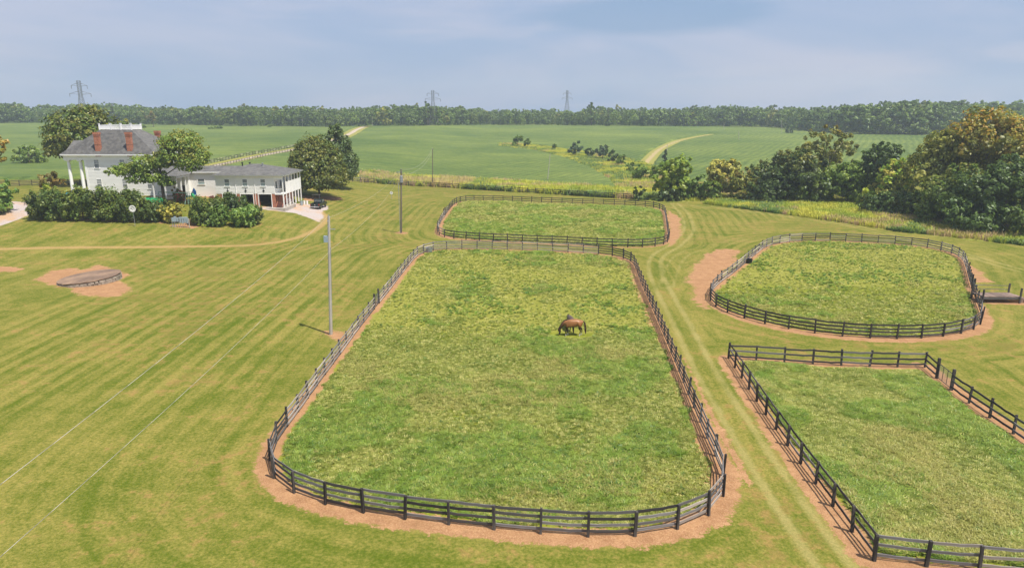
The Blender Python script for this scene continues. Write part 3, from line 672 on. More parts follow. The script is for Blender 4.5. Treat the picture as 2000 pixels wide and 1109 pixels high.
def fence(label, pts, closed, heights, style, gates_px=(), inner=1, limit=295, group=None, jit=True):
    """inner: side of the line (left=+1/right=-1) on which the boards are nailed"""
    n = len(pts); zc = ground_z(pts[:, 0], pts[:, 1])
    base = Vector((float(pts[:, 0].mean()), float(pts[:, 1].mean()), 0)); base.z = float(ground_z(base.x, base.y))
    root = thing('paddock_fence' if closed else 'board_fence', label, 'fence', base, 0, group)
    gseg = {}
    for gp in gates_px:
        w_ = G(*gp); mids = (pts+np.roll(pts, -1, 0))/2 if closed else (pts[1:]+pts[:-1])/2
        gseg[int(np.argmin(((mids-np.array(w_[:2]))**2).sum(1)))] = 1
    gp_idx = {i for s in gseg for i in (s, (s+1) % n)}
    for i in range(n):
        if i in gp_idx: me_ = GPOST
        else: me_ = random.choice(POSTS)
        o = link('post' if i not in gp_idx else 'gate_post', me_, root)
        j = (i+1) % n if (closed or i < n-1) else i; k = i-1 if (closed or i > 0) else i
        d = pts[j]-pts[k]; o.location = Vector((*pts[i], float(zc[i])))-base
        o.rotation_euler = (random.gauss(0, .03), random.gauss(0, .03), math.atan2(d[1], d[0])+random.gauss(0, .05))
        if i not in gp_idx: o.scale = (1, 1, random.uniform(0.95, 1.06))
    segs = []
    for i in range(n if closed else n-1):
        if i in gseg: continue
        j = (i+1) % n; segs.append((i, j, math.hypot(*(pts[i]+pts[j])/2)))
    segs.sort(key=lambda s: s[2]); cnt = 0; rest = MB()
    for i, j, _ in segs:
        a = Vector((*pts[i], float(zc[i]))); b = Vector((*pts[j], float(zc[j]))); d = b-a; nrm = Vector((-d.y, d.x, 0)).normalized()*inner*0.095
        rz = math.atan2(d.y, d.x); mid = (a+b)/2; st = style(mid.x, mid.y)
        for h in heights:
            if random.random() < 0.004 and jit: continue
            dz0, dz1 = random.gauss(0, .025), random.gauss(0, .025)
            p0 = a+nrm+Vector((0, 0, h+dz0)); p1 = b+nrm+Vector((0, 0, h+dz1)); L = (p1-p0).length
            if cnt < limit:
                mk = st if isinstance(st, str) else random.choice(st)
                o = link('rail', random.choice(RAILS[mk]), root); o.location = p0-base
                o.scale = (L*1.005, 1, 1); o.rotation_euler = (0, -math.asin((p1.z-p0.z)/L), rz); cnt += 1
            else:
                rest.box((p0+p1)/2-base, (L, 0.035, 0.145), rz=rz)
    if rest.v:
        o = rest.build('rail', M['rail_grey'], root); o['kind'] = 'stuff'
    for s in gseg:
        i, j = s, (s+1) % n
        gate(root, (*pts[i], zc[i]), (*pts[j], zc[j]), float(zc[i]), float(zc[j]), base)
    return root

def st_main(x, y):
    if y < 42.5 and x < 8: return ('rail_dark', 'rail_grey', 'rail_grey')
    if y < 43: return ('rail_grey', 'rail_grey', 'rail_brown')
    if x < 2 and y < 103: return ('rail_brown', 'rail_brown', 'rail_brown', 'rail_grey')
    if y > 103: return ('rail_grey', 'rail_brown')
    return 'rail_dark'
def area(p): return 0.5*np.sum(p[:, 0]*np.roll(p[:, 1], -1)-np.roll(p[:, 0], -1)*p[:, 1])
def inn(p): return 1 if area(p) > 0 else -1
random.seed(21)
fence('weathered four board fence round the long central paddock with the horses', MAINW, True, H4, st_main, [(734, 600)], inn(MAINW))
fence('dark three board fence round the farthest small paddock', FARW, True, H3, lambda x, y: ('rail_brown', 'rail_grey') if x < -12 and y < 150 and y > 118 else (('rail_dark', 'rail_grey') if x > 30 and y < 150 else 'rail_dark'), [(868, 423)], inn(FARW))
def st_oval(x, y):
    p = (x, y)
    if x < 48 and y > 77: return ('rail_brown', 'rail_grey')
    if x > 62: return ('rail_brown', 'rail_grey')
    if y < 72 and x > 41: return ('rail_grey', 'rail_dark')
    return 'rail_dark' if y < 90 else ('rail_dark', 'rail_grey')
fence('dark board fence round the rounded right hand paddock', OVALW, True, H4, st_oval, [(1901, 566)], inn(OVALW))
rf_all = np.concatenate([RFL[::-1][:-1], RFT[:-1], RFR])
fence('board fence of the near right paddock with a mesh gate on its far side', rf_all, False, (0.32, 0.80, 1.28), lambda x, y: ('rail_dark', 'rail_dark', 'rail_grey') if x > 49 or y < 62.5 else ('rail_grey', 'rail_brown', 'rail_dark'), [(1847, 755)], -1)
fence('short run of grey boards crossing the bottom right corner of the scene', RFB, False, (0.32, 0.80, 1.28), lambda x, y: ('rail_grey', 'rail_brown'), [], 1)
fence('long dark board fence between the lawn and the far soybean field', FIELDW, False, H3, lambda x, y: ('rail_dark', 'rail_dark', 'rail_grey'), [], -1)
lb = open_line([(-60, 366), (11, 364.5), (70, 362.5), (134, 361), (200, 360)], 2.6, 4)
fence('dark board fence behind the white columns at the left edge', lb, False, H4, lambda x, y: 'rail_dark', [], -1)
dn = np.array([DRIVE[i] for i in range(len(DRIVE))])
def offs(line, o_):
    t = np.gradient(line, axis=0); t /= np.linalg.norm(t, axis=1)[:, None]; return line+np.stack([-t[:, 1], t[:, 0]], 1)*o_
dvis = dn[(dn[:, 1] > 175) & (dn[:, 1] < 420)]
fence('brown board fence on the far side of the driveway behind the house', resample(offs(dvis, -5.2), 3.0, False), False, H3, lambda x, y: ('rail_brown', 'rail_dark'), [], -1, 200)
fence('dark post fence on the near side of the driveway above the garage roof', resample(offs(dvis, 4.9), 3.0, False), False, H3, lambda x, y: ('rail_grey', 'rail_dark'), [], 1, 200)

# ------------------------------------------------------------------ trees
PAL = {
 'oak': [(0.075, 0.125, 0.022), (0.11, 0.155, 0.028), (0.05, 0.09, 0.02)],
 'olive': [(0.11, 0.125, 0.028), (0.15, 0.155, 0.035), (0.065, 0.085, 0.02)],
 'dark': [(0.035, 0.065, 0.018), (0.055, 0.09, 0.022), (0.028, 0.05, 0.015)],
 'cedar': [(0.045, 0.075, 0.028), (0.06, 0.085, 0.026), (0.03, 0.055, 0.02)],
 'blue': [(0.045, 0.075, 0.05), (0.06, 0.095, 0.06), (0.03, 0.055, 0.035)],
 'bright': [(0.12, 0.19, 0.025), (0.19, 0.24, 0.03), (0.07, 0.13, 0.02)],
 'yellow': [(0.19, 0.20, 0.045), (0.27, 0.25, 0.06), (0.11, 0.13, 0.03)],
 'orange': [(0.20, 0.165, 0.022), (0.15, 0.15, 0.022), (0.25, 0.145, 0.020)],
 'magnolia': [(0.05, 0.08, 0.016), (0.075, 0.095, 0.02), (0.12, 0.125, 0.03)],
 'juniper': [(0.05, 0.085, 0.02), (0.085, 0.11, 0.025), (0.033, 0.06, 0.016)],
 'juniper_light': [(0.08, 0.145, 0.035), (0.12, 0.18, 0.045), (0.05, 0.10, 0.03)],
 'red': [(0.25, 0.05, 0.05), (0.10, 0.10, 0.03), (0.06, 0.08, 0.025)],
 'rust': [(0.14, 0.095, 0.03), (0.11, 0.10, 0.026), (0.075, 0.08, 0.022)],
 'woods': [(0.055, 0.095, 0.022), (0.075, 0.115, 0.026), (0.04, 0.075, 0.02)],
 'woods_light': [(0.085, 0.125, 0.03), (0.105, 0.14, 0.035), (0.06, 0.095, 0.025)],
}
def crown_mesh(name, blobs, pal, leaf, nclump, nleaf, top=None, rs=None, clump=0.2, up=0.45, flat=1.0):
    """blobs: (cx,cy,cz,rx,ry,rz). leaf clumps are spread through the blobs' outer volume"""
    r = rs or rng; B = np.array(blobs, float); vol = (B[:, 3]*B[:, 4]*B[:, 5])**(2/3); w_ = vol/vol.sum()
    bi = r.choice(len(B), nclump, p=w_); u = r.normal(size=(nclump, 3)); u /= np.linalg.norm(u, axis=1)[:, None]
    rad = r.uniform(0.45, 1.0, nclump)**0.5
    u[:, 2] = np.where(u[:, 2] < -0.5, u[:, 2]*0.6, u[:, 2])
    C = B[bi, :3]+u*B[bi, 3:6]*rad[:, None]
    R_ = B[bi, 3:6].mean(1)
    ci = np.repeat(np.arange(nclump), nleaf); N = len(ci)
    crad = clump*R_*r.uniform(0.6, 1.5, nclump)
    d = r.normal(size=(N, 3)); d /= np.linalg.norm(d, axis=1)[:, None]
    d2 = d*np.array([1, 1, flat]); p = C[ci]+d2*(crad[ci]*r.uniform(0.3, 1, N)**0.6)[:, None]
    nrm = d*0.75+u[ci]*0.55+np.array([0, 0, up])+r.normal(size=(N, 3))*0.45; nrm /= np.linalg.norm(nrm, axis=1)[:, None]
    t = np.cross(nrm, r.normal(size=(N, 3))); t /= np.linalg.norm(t, axis=1)[:, None]; b = np.cross(nrm, t)
    s = leaf*r.uniform(0.55, 1.4, N)[:, None]; t = t*s*0.62; b = b*s
    V = np.stack([p-b, p+t*0.9-b*0.1, p+b, p-t*0.9-b*0.1], 1).reshape(-1, 3); Fq = np.arange(4*N).reshape(N, 4)
    PA = np.array(PAL[pal]); k = r.integers(0, 3, nclump); col = PA[k][ci]*r.uniform(0.75, 1.25, N)[:, None]
    k2 = r.integers(0, 3, N); col = 0.6*col+0.4*PA[k2]
    if top is not None:
        tp, z0, z1, amt = top; zz = np.clip((p[:, 2]-z0)/(z1-z0), 0, 1); T = np.array(PAL[tp])[r.integers(0, 3, N)]
        cm = (r.uniform(0, 1, nclump) < amt)[ci]*zz; col = col*(1-cm[:, None])+T*cm[:, None]
    keep = p[:, 2] > 0.05
    F_ = Fq[keep]; used = F_.ravel(); V = V[used]; F_ = np.arange(len(used)).reshape(-1, 4)
    m = np_mesh(name, V, F_, col[keep]); m.materials.append(M['leaf']); return m

def trunk_mesh(h, r, limbs, lean=(0, 0), mat='bark'):
    b = MB(); top = Vector((lean[0], lean[1], h)); pts = [Vector((0, 0, -0.3)), Vector((lean[0]*.3, lean[1]*.3, h*.4)), top]
    b.tube((0, 0, -0.4), (0, 0, 0.5), r*1.5, r*1.05, 9); b.path(pts, [r, r*.8, r*.45], 9)
    for l in limbs:
        l = Vector(l); s = pts[1].lerp(top, 0.15+0.8*random.random()) if l.z > h*.6 else pts[1]; m_ = s.lerp(l, 0.5)+Vector((0, 0, -0.06*(l-s).length))
        b.path([s, m_, l], [r*.42, r*.28, r*.08], 6)
    m = b.mesh('trunk'); m.materials.append(M[mat]); m.polygons.foreach_set('use_smooth', [True]*len(m.polygons)); return m

def blobs_broad(h, wdt, seed, low=0.22, nb=9):
    q = random.Random(seed); out = [(0, 0, h*.62, wdt*.30, wdt*.30, h*.30)]
    for k in range(nb):
        a = 6.283*k/nb+q.uniform(-.4, .4); rr = wdt*q.uniform(.20, .33); z = h*q.uniform(low+.12, .84); s = wdt*q.uniform(.19, .29)
        sh = 1-0.55*max(0, (z/h-.6))/.4
        out.append((math.cos(a)*rr*sh, math.sin(a)*rr*sh, z, s, s, min(s*.85, z*0.8)))
    out.append((q.uniform(-.05, .05)*wdt, 0, h*.86, wdt*.2, wdt*.2, h*.14)); return out
def blobs_bush(h, wdt, seed, nb=7):
    q = random.Random(seed); out = [(0, 0, h*.45, wdt*.34, wdt*.34, h*.46), (0, 0, h*.17, wdt*.35, wdt*.35, h*.17)]
    for k in range(nb):
        a = 6.283*k/nb+q.uniform(-.4, .4); s = wdt*q.uniform(.16, .24); z = h*q.uniform(.25, .75); rr = wdt*.30
        out.append((math.cos(a)*rr, math.sin(a)*rr, z, s, s, min(h*.3, z)))
    return out
def blobs_cone(h, wdt, seed, nl=6):
    q = random.Random(seed); out = []
    for k in range(nl):
        t = k/(nl-1); z = h*(0.12+0.82*t); s = wdt*.5*(1-t)**.8*.75+wdt*.06
        for j in range(max(1, int(5*(1-t)))):
            a = q.uniform(0, 6.283); rr = s*.45; out.append((math.cos(a)*rr, math.sin(a)*rr, z, s*.75, s*.75, h*.13))
    return out

tree_n = [0]
def tree(name, label, px, base, top, wpx, form='broad', pal='oak', Y=None, leaf=None, dens=1.0, toptint=None, cat='tree', group=None, bark='bark', blobs=None, low=.22, clump=.2, up=.45, flat=1.0, trunk=True, ddepth=1.0):
    tree_n[0] += 1; rs = np.random.default_rng(100+tree_n[0]); random.seed(100+tree_n[0])
    p = G(px, base) if Y is None else P(px, base, Y)
    if Y is not None: p.z = float(ground_z(p.x, p.y))
    dz = depth(p); h = P(px, top, p.y).z-p.z; wd = wpx*dz/FPX
    root = thing(name, label, cat, p, random.uniform(0, 6.28) if blobs is None else 0, group)
    bl = blobs(h, wd) if blobs else {'broad': lambda: blobs_broad(h, wd, tree_n[0], low), 'bush': lambda: blobs_bush(h, wd, tree_n[0]), 'cone': lambda: blobs_cone(h, wd, tree_n[0])}[form]()
    if ddepth != 1.0: bl = [(a, b*ddepth, c, d, e*ddepth, f) for a, b, c, d, e, f in bl]
    lf = leaf or max(0.12, min(0.9, dz*0.0024))
    surf = sum((b[3]*b[4]+b[3]*b[5]+b[4]*b[5])/3*4 for b in bl); nl = int(min(26000, max(300, dens*2.3*surf/(lf*lf))))
    per = 26; nc = max(14, nl//per)
    top_ = None if toptint is None else (toptint[0], h*toptint[1], h*toptint[2], toptint[3])
    link('crown', crown_mesh('crown', bl, pal, lf, nc, per, top_, rs, clump, up, flat), root)
    if trunk:
        limbs = [(b[0]*.8, b[1]*.8, b[2]) for b in bl[1:9]]
        tr = max(0.06, h*.022) if form != 'bush' else max(.04, h*.02)
        link('trunk', trunk_mesh(h*(.6 if form != 'cone' else .8), tr, limbs if form != 'cone' else [], mat=bark), root)
    return root

# by the house
def oak_blobs(h, w):
    k = h/12.5
    return [(3.4*k, 0, 8.6*k, 2.9*k, 2.6*k, 3.0*k), (4.6*k, .5*k, 10.2*k, 2.5*k, 2.3*k, 2.0*k), (6.0*k, 0, 8.0*k, 2.3*k, 2.2*k, 2.4*k), (2.2*k, .6*k, 10.0*k, 1.9*k, 1.9*k, 1.7*k), (5.0*k, -.5*k, 6.3*k, 2.2*k, 2, 1.2*k),
            (-2.8*k, 0, 6.6*k, 2.6*k, 2.2*k, 1.5*k), (-5.6*k, .3*k, 5.6*k, 2.5*k, 2.0*k, 1.1*k), (-7.6*k, 0, 5.4*k, 1.5*k, 1.4*k, .8*k), (-1.2*k, -.3*k, 4.6*k, 2.4*k, 2.0*k, 1.2*k), (-3.6*k, 0, 4.2*k, 2.2*k, 1.7*k, 1.0*k), (0.4*k, 0, 7.2*k, 2.0*k, 2, 1.8*k), (.8*k, 0, 3.6*k, 1.4*k, 1.4*k, .8*k)]
tree('oak_tree', 'spreading oak with bare limbs in front of the white house', 321, 398, 250, 190, pal='oak', blobs=oak_blobs, dens=1.9, clump=.36, leaf=.23, flat=.6, toptint=('olive', .3, .7, .4))
tree('shade_tree', 'tall olive green tree rising behind the left end of the white house', 188, 352, 205, 165, pal='olive', Y=172, dens=1.5, low=.1, toptint=('oak', .3, .6, .5), leaf=.36)
tree('shade_tree', 'dark tree behind the white columns of the house', 205, 350, 240, 90, pal='dark', Y=178, dens=1.2, low=.05)
tree('magnolia_tree', 'big rounded magnolia tree beside the parked pickup', 624, 384, 264, 128, 'bush', pal='magnolia', dens=1.9, leaf=.3, blobs=lambda h, w: [(0, 0, h*.42, w*.40, w*.40, h*.42), (-w*.05, 0, h*.74, w*.27, w*.27, h*.25), (w*.22, -w*.1, h*.35, w*.26, w*.28, h*.32), (-w*.25, -w*.05, h*.32, w*.24, w*.28, h*.28), (0, -w*.25, h*.38, w*.26, w*.2, h*.34), (-w*.12, -w*.1, h*.62, w*.26, w*.24, h*.24), (w*.13, 0, h*.62, w*.25, w*.24, h*.25), (-w*.18, 0, h*.76, w*.16, w*.16, h*.13), (w*.05, 0, h*.88, w*.14, w*.14, h*.11)])
tree('cedar_tree', 'tall dark cedar standing right behind the magnolia', 659, 350, 240, 92, 'cone', pal='cedar', Y=184, dens=1.7, leaf=.3, blobs=lambda h, w: [(0, 0, h*.30, w*.42, w*.4, h*.30), (0, 0, h*.52, w*.36, w*.34, h*.25), (w*.05, 0, h*.70, w*.27, w*.25, h*.2), (-w*.22, 0, h*.70, w*.2, w*.2, h*.14), (0, 0, h*.86, w*.15, w*.15, h*.15), (w*.28, 0, h*.4, w*.2, w*.2, h*.2), (-w*.3, 0, h*.45, w*.2, w*.2, h*.25)])
tree('maple_tree', 'orange tinged tree cut off by the left edge', -8, 350, 222, 66, pal='olive', Y=150, toptint=('orange', .3, .6, .7), dens=1.2)
tree('shrub', 'dark green bush cut off by the left edge beside the drive', 2, 416, 352, 66, 'bush', 'juniper_light', dens=1.3, cat='shrub')
tree('round_bush', 'round dark green bush standing in the field left of the house', 59, 322, 281, 64, 'bush', 'oak', dens=1.3, cat='bush')
tree('small_tree', 'small reddish leaved tree left of the white columns', 103, 376, 334, 48, pal='rust', dens=1.0, clump=.28)
tree('shrub', 'yellow green shrub at the left end of the dark hedge', 92, 380, 356, 34, 'bush', 'bright', dens=1.2, cat='shrub', Y=128)
hx = [(80, 428, 376), (106, 429, 362), (134, 430, 373), (163, 430, 362), (193, 431, 371), (222, 431, 361), (250, 432, 372), (277, 432, 376), (304, 432, 388)]
hl = ['leftmost dark shrub of the long hedge beside the drive', 'dark shrub second from the left end of the long hedge', 'dark hedge shrub third from the left end', 'dark hedge shrub below the left window of the white house', 'tall dark hedge shrub in the middle of the long row',
      'dark hedge shrub left of the satellite dish below the white wall', 'dark hedge shrub right behind the round satellite dish', 'low dark hedge shrub just right of the satellite dish', 'low dark hedge shrub in front of the oak trunk']
for (a, b, c), l in zip(hx, hl): tree('hedge_shrub', l, a, b, c, 46, 'bush', 'juniper', dens=1.7, cat='shrub', group='dark shrubs of the long hedge', clump=.3, leaf=.22, flat=1.7, ddepth=1.1)
tree('flowering_shrub', 'yellow leaved shrub at the right end of the long hedge', 338, 433, 398, 52, 'bush', 'yellow', dens=1.5, cat='shrub', leaf=.2)
tree('hedge_shrub', 'small green shrub beside the oak trunk behind the yellow shrub', 331, 420, 388, 26, 'bush', 'olive', dens=1.2, cat='shrub', leaf=.2)
for (a, b, c, ww, pl, l) in [(393, 438, 382, 46, 'juniper', 'dark evergreen shrub at the left end of the clump by the garage'), (432, 432, 380, 50, 'juniper', 'dark shrub in the middle back of the clump by the garage'),
                             (470, 434, 378, 44, 'dark', 'tallest pointed shrub of the clump in front of the garage'), (497, 438, 396, 34, 'juniper', 'small shrub at the right end of the clump by the garage'),
                             (426, 441, 402, 50, 'juniper_light', 'light green feathery juniper at the front left of the garage clump'), (478, 442, 404, 56, 'juniper_light', 'light green feathery juniper at the front right of the garage clump')]:
    tree('evergreen_shrub', l, a, b, c, ww, 'bush', pl, dens=1.7, cat='shrub', leaf=.2, clump=.3, flat=1.5, group='evergreen shrubs by the garage')
tree('crepe_myrtle', 'dark red flowering shrub beside the porch', 352, 394, 366, 34, 'bush', 'red', dens=1.3, cat='shrub', leaf=.2, Y=137)
tree('low_shrub', 'low bright shrub between the meter rack and the junipers', 398, 442, 434, 24, 'bush', 'bright', dens=1.2, cat='shrub', leaf=.2)

# right hand belt
belt = [
 ('broadleaf_tree', 'rounded bright green tree at the left end of the right hand belt', 1312, 390, 311, 70, 'broad', 'bright', {}),
 ('cedar_bush', 'dark olive cedar bush at the foot of the bright round tree', 1309, 392, 352, 44, 'bush', 'cedar', {}),
 ('bush', 'spreading dark bush in the hollow left of the bright round tree', 1260, 352, 324, 56, 'bush', 'oak', {}),
 ('bush', 'small dark bush beside the end of the long field fence', 1246, 391, 365, 20, 'bush', 'dark', {}),
 ('shrub', 'small bright shrub right of the field path in the hollow', 1229, 335, 314, 16, 'bush', 'oak', {}),
 ('small_tree', 'pale green young tree between the bright tree and the yellow one', 1350, 390, 342, 50, 'bush', 'juniper_light', {}),
 ('small_tree', 'grey green sapling thicket in front of the yellow topped tree', 1382, 391, 350, 56, 'bush', 'oak', {}),
 ('broadleaf_tree', 'yellow green round topped tree above the olive thicket', 1410, 390, 312, 72, 'broad', 'yellow', dict(Y=188)),
 ('broadleaf_tree', 'reddish olive tree right of the yellow round topped tree', 1452, 391, 328, 74, 'broad', 'rust', dict(low=.05, toptint=('olive', 0, .2, .7))),
 ('broadleaf_tree', 'big dark rounded tree in the middle of the belt', 1535, 392, 291, 120, 'broad', 'dark', dict(low=.02, toptint=('olive', .5, .9, .6))),
 ('thicket_bush', 'low dark thicket at the foot of the big dark tree', 1490, 394, 350, 90, 'bush', 'dark', {}),
 ('thicket_bush', 'low grey green thicket right of the big dark tree', 1590, 396, 345, 90, 'bush', 'oak', {}),
 ('sycamore_tree', 'tall thin olive tree with orange top twigs above the belt', 1612, 388, 243, 96, 'broad', 'olive', dict(Y=190, dens=.55, toptint=('orange', .85, 1.0, .9), bark='bark_pale', clump=.16)),
 ('broadleaf_tree', 'dark green tree left of the gap where the far field shows', 1655, 398, 312, 92, 'broad', 'oak', dict(low=.02)),
 ('broadleaf_tree', 'dark ragged topped tree right of the gap in the belt', 1714, 402, 276, 80, 'broad', 'dark', dict(low=.05)),
 ('broadleaf_tree', 'yellow green tree in front of the dark ragged topped tree', 1742, 408, 306, 90, 'broad', 'yellow', dict(low=.05, toptint=('bright', 0, .5, .6))),
 ('thicket_bush', 'low dark bushes below the yellow green tree', 1752, 420, 372, 110, 'bush', 'dark', {}),
 ('broadleaf_tree', 'mid green tree on the left shoulder of the giant orange topped tree', 1812, 424, 250, 100, 'broad', 'olive', dict(low=.05)),
 ('giant_tree', 'giant tree with orange and yellow top leaves at the right', 1905, 432, 206, 215, 'broad', 'olive', dict(low=.05, toptint=('orange', .45, .95, .55), dens=1.15, bark='bark_pale', Y=140)),
 ('broadleaf_tree', 'dark green tree in front of the giant orange topped tree', 1870, 440, 318, 130, 'broad', 'oak', dict(low=.0, toptint=('olive', .4, .9, .5))),
 ('broadleaf_tree', 'dark grey green tree at the right edge below the giant tree', 1955, 452, 300, 130, 'broad', 'dark', dict(low=.0)),
 ('thicket_bush', 'dark low bushes at the foot of the giant tree', 1905, 455, 385, 110, 'bush', 'dark', {}),
 ('thicket_bush', 'dark bush left of the low bushes under the giant tree', 1822, 432, 380, 90, 'bush', 'oak', {}),
 ('bush', 'green bush at the right edge of the tall grass', 1992, 466, 400, 60, 'bush', 'oak', {}),
 ('broadleaf_tree', 'orange tinged tree cut off by the right edge', 2030, 445, 270, 130, 'broad', 'olive', dict(toptint=('orange', .5, .95, .3))),
 ('thicket_bush', 'olive thicket filling the gap behind the yellow topped tree', 1440, 386, 345, 110, 'bush', 'olive', dict(Y=195)),
 ('thicket_bush', 'dark thicket in the gap below the far field', 1680, 394, 348, 90, 'bush', 'dark', dict(Y=180)),
]
for nme, l, a, b, c, ww, fm, pl, kw in belt:
    kw = dict(kw); kw.setdefault('dens', 1.15); tree(nme, l, a, b, c, ww*(1.22 if 'giant' not in nme else 1.08), fm, pl, cat='tree' if fm == 'broad' else 'bush', **kw)
# out in the fields
for nme, l, a, b, c, ww, fm, pl in [
 ('field_tree', 'largest of the two small trees standing alone in the soybean field', 1011, 287, 263, 27, 'broad', 'oak'), ('field_tree', 'smaller tree just right of the lone field tree', 1030, 289, 271, 14, 'broad', 'oak'),
 ('field_tree', 'tiny lone sapling in the soybean field', 1083, 292, 282, 8, 'broad', 'oak'), ('hedgerow_tree', 'leftmost tree of the dark hedgerow between the fields', 1125, 306, 275, 30, 'broad', 'blue'),
 ('hedgerow_tree', 'low dark cedar second in the hedgerow', 1152, 308, 289, 20, 'bush', 'dark'), ('hedgerow_tree', 'tall cedar in the middle of the hedgerow', 1177, 312, 284, 30, 'broad', 'blue'),
 ('hedgerow_tree', 'dark bush fourth in the hedgerow', 1194, 318, 292, 24, 'bush', 'dark'), ('hedgerow_tree', 'green bush at the right end of the hedgerow', 1212, 323, 300, 24, 'bush', 'oak'),
 ('cedar_tree', 'small dark cedar standing alone right of the field path', 1298, 325, 295, 20, 'cone', 'blue'), ('field_bush', 'low bushy clump in the left field above the driveway', 420, 254, 246, 28, 'bush', 'oak'),
 ('field_bush', 'single small bush far out in the field above the garage', 527, 250, 241, 15, 'bush', 'oak'), ('field_tree', 'reddish tree with a pale trunk before the far left woods', 300, 250, 217, 22, 'broad', 'rust'),
 ('field_bush', 'dark small bush before the woods behind the balustrade', 281, 252, 243, 16, 'bush', 'oak'), ('field_bush', 'dark bushes where the path leaves the far right field', 1392+150, 262, 251, 20, 'bush', 'blue')]:
    tree(nme, l, a, b, c, ww, fm, pl, cat='tree' if fm != 'bush' else 'bush', dens=1.1)

# distant woods: a front row of single trees, the mass behind them as one wood
def far_variant(i):
    rs = np.random.default_rng(900+i); h = 18.0; wd = [15, 18, 13, 17, 9, 20, 14, 16][i]; fm = 'cone' if i == 4 else 'broad'
    bl = blobs_cone(h, wd, 40+i, 5) if fm == 'cone' else blobs_broad(h, wd, 40+i, .05, 8)
    pal = ['woods', 'woods', 'woods_light', 'oak', 'cedar', 'woods', 'olive', 'woods'][i]
    m = crown_mesh('distant_tree', bl, pal, 0.85, 62, 22, None, rs, .24)
    return m
FV = [far_variant(i) for i in range(8)]
topx = [-300, 0, 60, 120, 220, 300, 450, 560, 650, 700, 790, 850, 1000, 1070, 1130, 1170, 1300, 1400, 1500, 1600, 1700, 1780, 1850, 2000, 2300]
topy = [200, 199, 203, 205, 200, 206, 206, 204, 208, 208, 203, 204, 212, 213, 212, 206, 210, 204, 208, 205, 196, 193, 197, 196, 197]
basx = [-300, 0, 110, 300, 500, 640, 700, 860, 1000, 1300, 1500, 1560, 1640, 1700, 2300]
basy = [243, 242, 241, 245, 248, 249, 247.5, 246.5, 245.5, 248, 249, 256, 262, 264, 266]
sec = [(110, 'hazy tree in the far woods left of the left pylon'), (430, 'hazy tree in the far woods behind the white house'), (690, 'hazy tree in the far woods between the house and the field road'),
       (900, 'hazy tree in the far woods around the middle pylon'), (1180, 'hazy tree in the far woods around the right hand pylon'), (1520, 'hazy tree in the far woods above the field path'), (2500, 'hazy tree in the far woods behind the right hand belt')]
rw = np.random.default_rng(5); px = -90.0
while px < 2100:
    by = np.interp(px, basx, basy); ty = np.interp(px, topx, topy)
    p = G(px, by+rw.uniform(-.4, .6)); D = p.y
    hfull = P(px, ty, D).z-p.z; i = int(rw.choice(8, p=[.2, .18, .12, .15, .06, .13, .06, .10]))
    lab = next(s[1] for s in sec if px < s[0]).replace('hazy tree', ['hazy bushy tree', 'hazy wide dark green tree', 'hazy pale green tree', 'hazy green tree', 'hazy pointed cedar', 'hazy very wide tree', 'hazy olive tree', 'hazy round topped tree'][i])
    o = link('distant_tree', FV[i]); prop(o, lab, 'tree', lab+' row')
    s = hfull*rw.uniform(.50, 1.0)/18; o.location = p; wx = rw.uniform(.8, 1.15)*s*rw.uniform(.9, 1.2); o.scale = (wx, wx, s); o.rotation_euler = (0, 0, rw.uniform(0, 6.28))
    px += rw.uniform(10, 18)
# the mass behind
srcw = bpy.data.collections.new('wood_sources')
for i, m in enumerate(FV):
    o = bpy.data.objects.new('wood_source_%d' % i, m); srcw.objects.link(o)
pts = []; sc = []
for row in range(9):
    px = -160.0
    while px < 2160:
        by = np.interp(px, basx, basy); ty = np.interp(px, topx, topy); p = G(px, by); D = p.y+10+row*13+rw.uniform(-5, 5)
        x = p.x*D/p.y; z = float(ground_z(x, D)); need = CAM_H+(P(px, ty, D).z-CAM_H)-z
        k = (0.72+0.045*row); h = min(need*k*rw.uniform(.8, 1.08), 34); h = max(h, 9)
        if row >= 6: h = need*(.66+.34*float(vnoise(px/30., row*9., 77))+rw.uniform(0, .14))
        pts.append((x, D, z)); k3 = h/18*rw.uniform(.85, 1.25); sc.append((k3, k3, h/18)); px += rw.uniform(13, 24)
pts = np.array(pts); sc = np.array(sc); n = len(pts)
scatter('distant_wood', 'hazy mass of deciduous woods closing the horizon', 'woods', pts, sc, rw.choice(8, n, p=[.2, .2, .1, .15, .03, .17, .05, .1]), srcw,
        rot=np.stack([np.zeros(n), np.zeros(n), rw.uniform(0, 6.28, n)], 1))
# scrub at the wood edge
for (l, a, b, c, ww, pl) in [('pale scrubby tree before the far right woods, left of the giant tree', 1705, 264, 246, 36, 'woods_light'), ('pale low tree in the scrub line before the far right woods', 1745, 265, 244, 44, 'woods_light'),
                             ('pale scrub tree beside the giant orange topped tree', 1792, 266, 242, 40, 'woods_light'), ('tall ragged pine rising above the woods right of the right hand pylon', 1155, 247, 200, 20, 'woods'),
                             ('thin tall pine just right of the ragged pine on the skyline', 1187, 248, 203, 14, 'woods'), ('lone conifer tip rising above the woods behind the house', 223, 244, 194, 13, 'cedar'),
                             ('tall rounded tree standing just left of the middle pylon', 836, 247, 195, 24, 'woods'), ('bushy round tree at the wood edge left of the field road', 636, 250, 224, 34, 'woods_light')]:
    tree('woodland_edge_tree', l, a, b, c, ww, 'cone' if 'conifer' in l or 'thin' in l else 'broad', pl, cat='tree', dens=1.2)

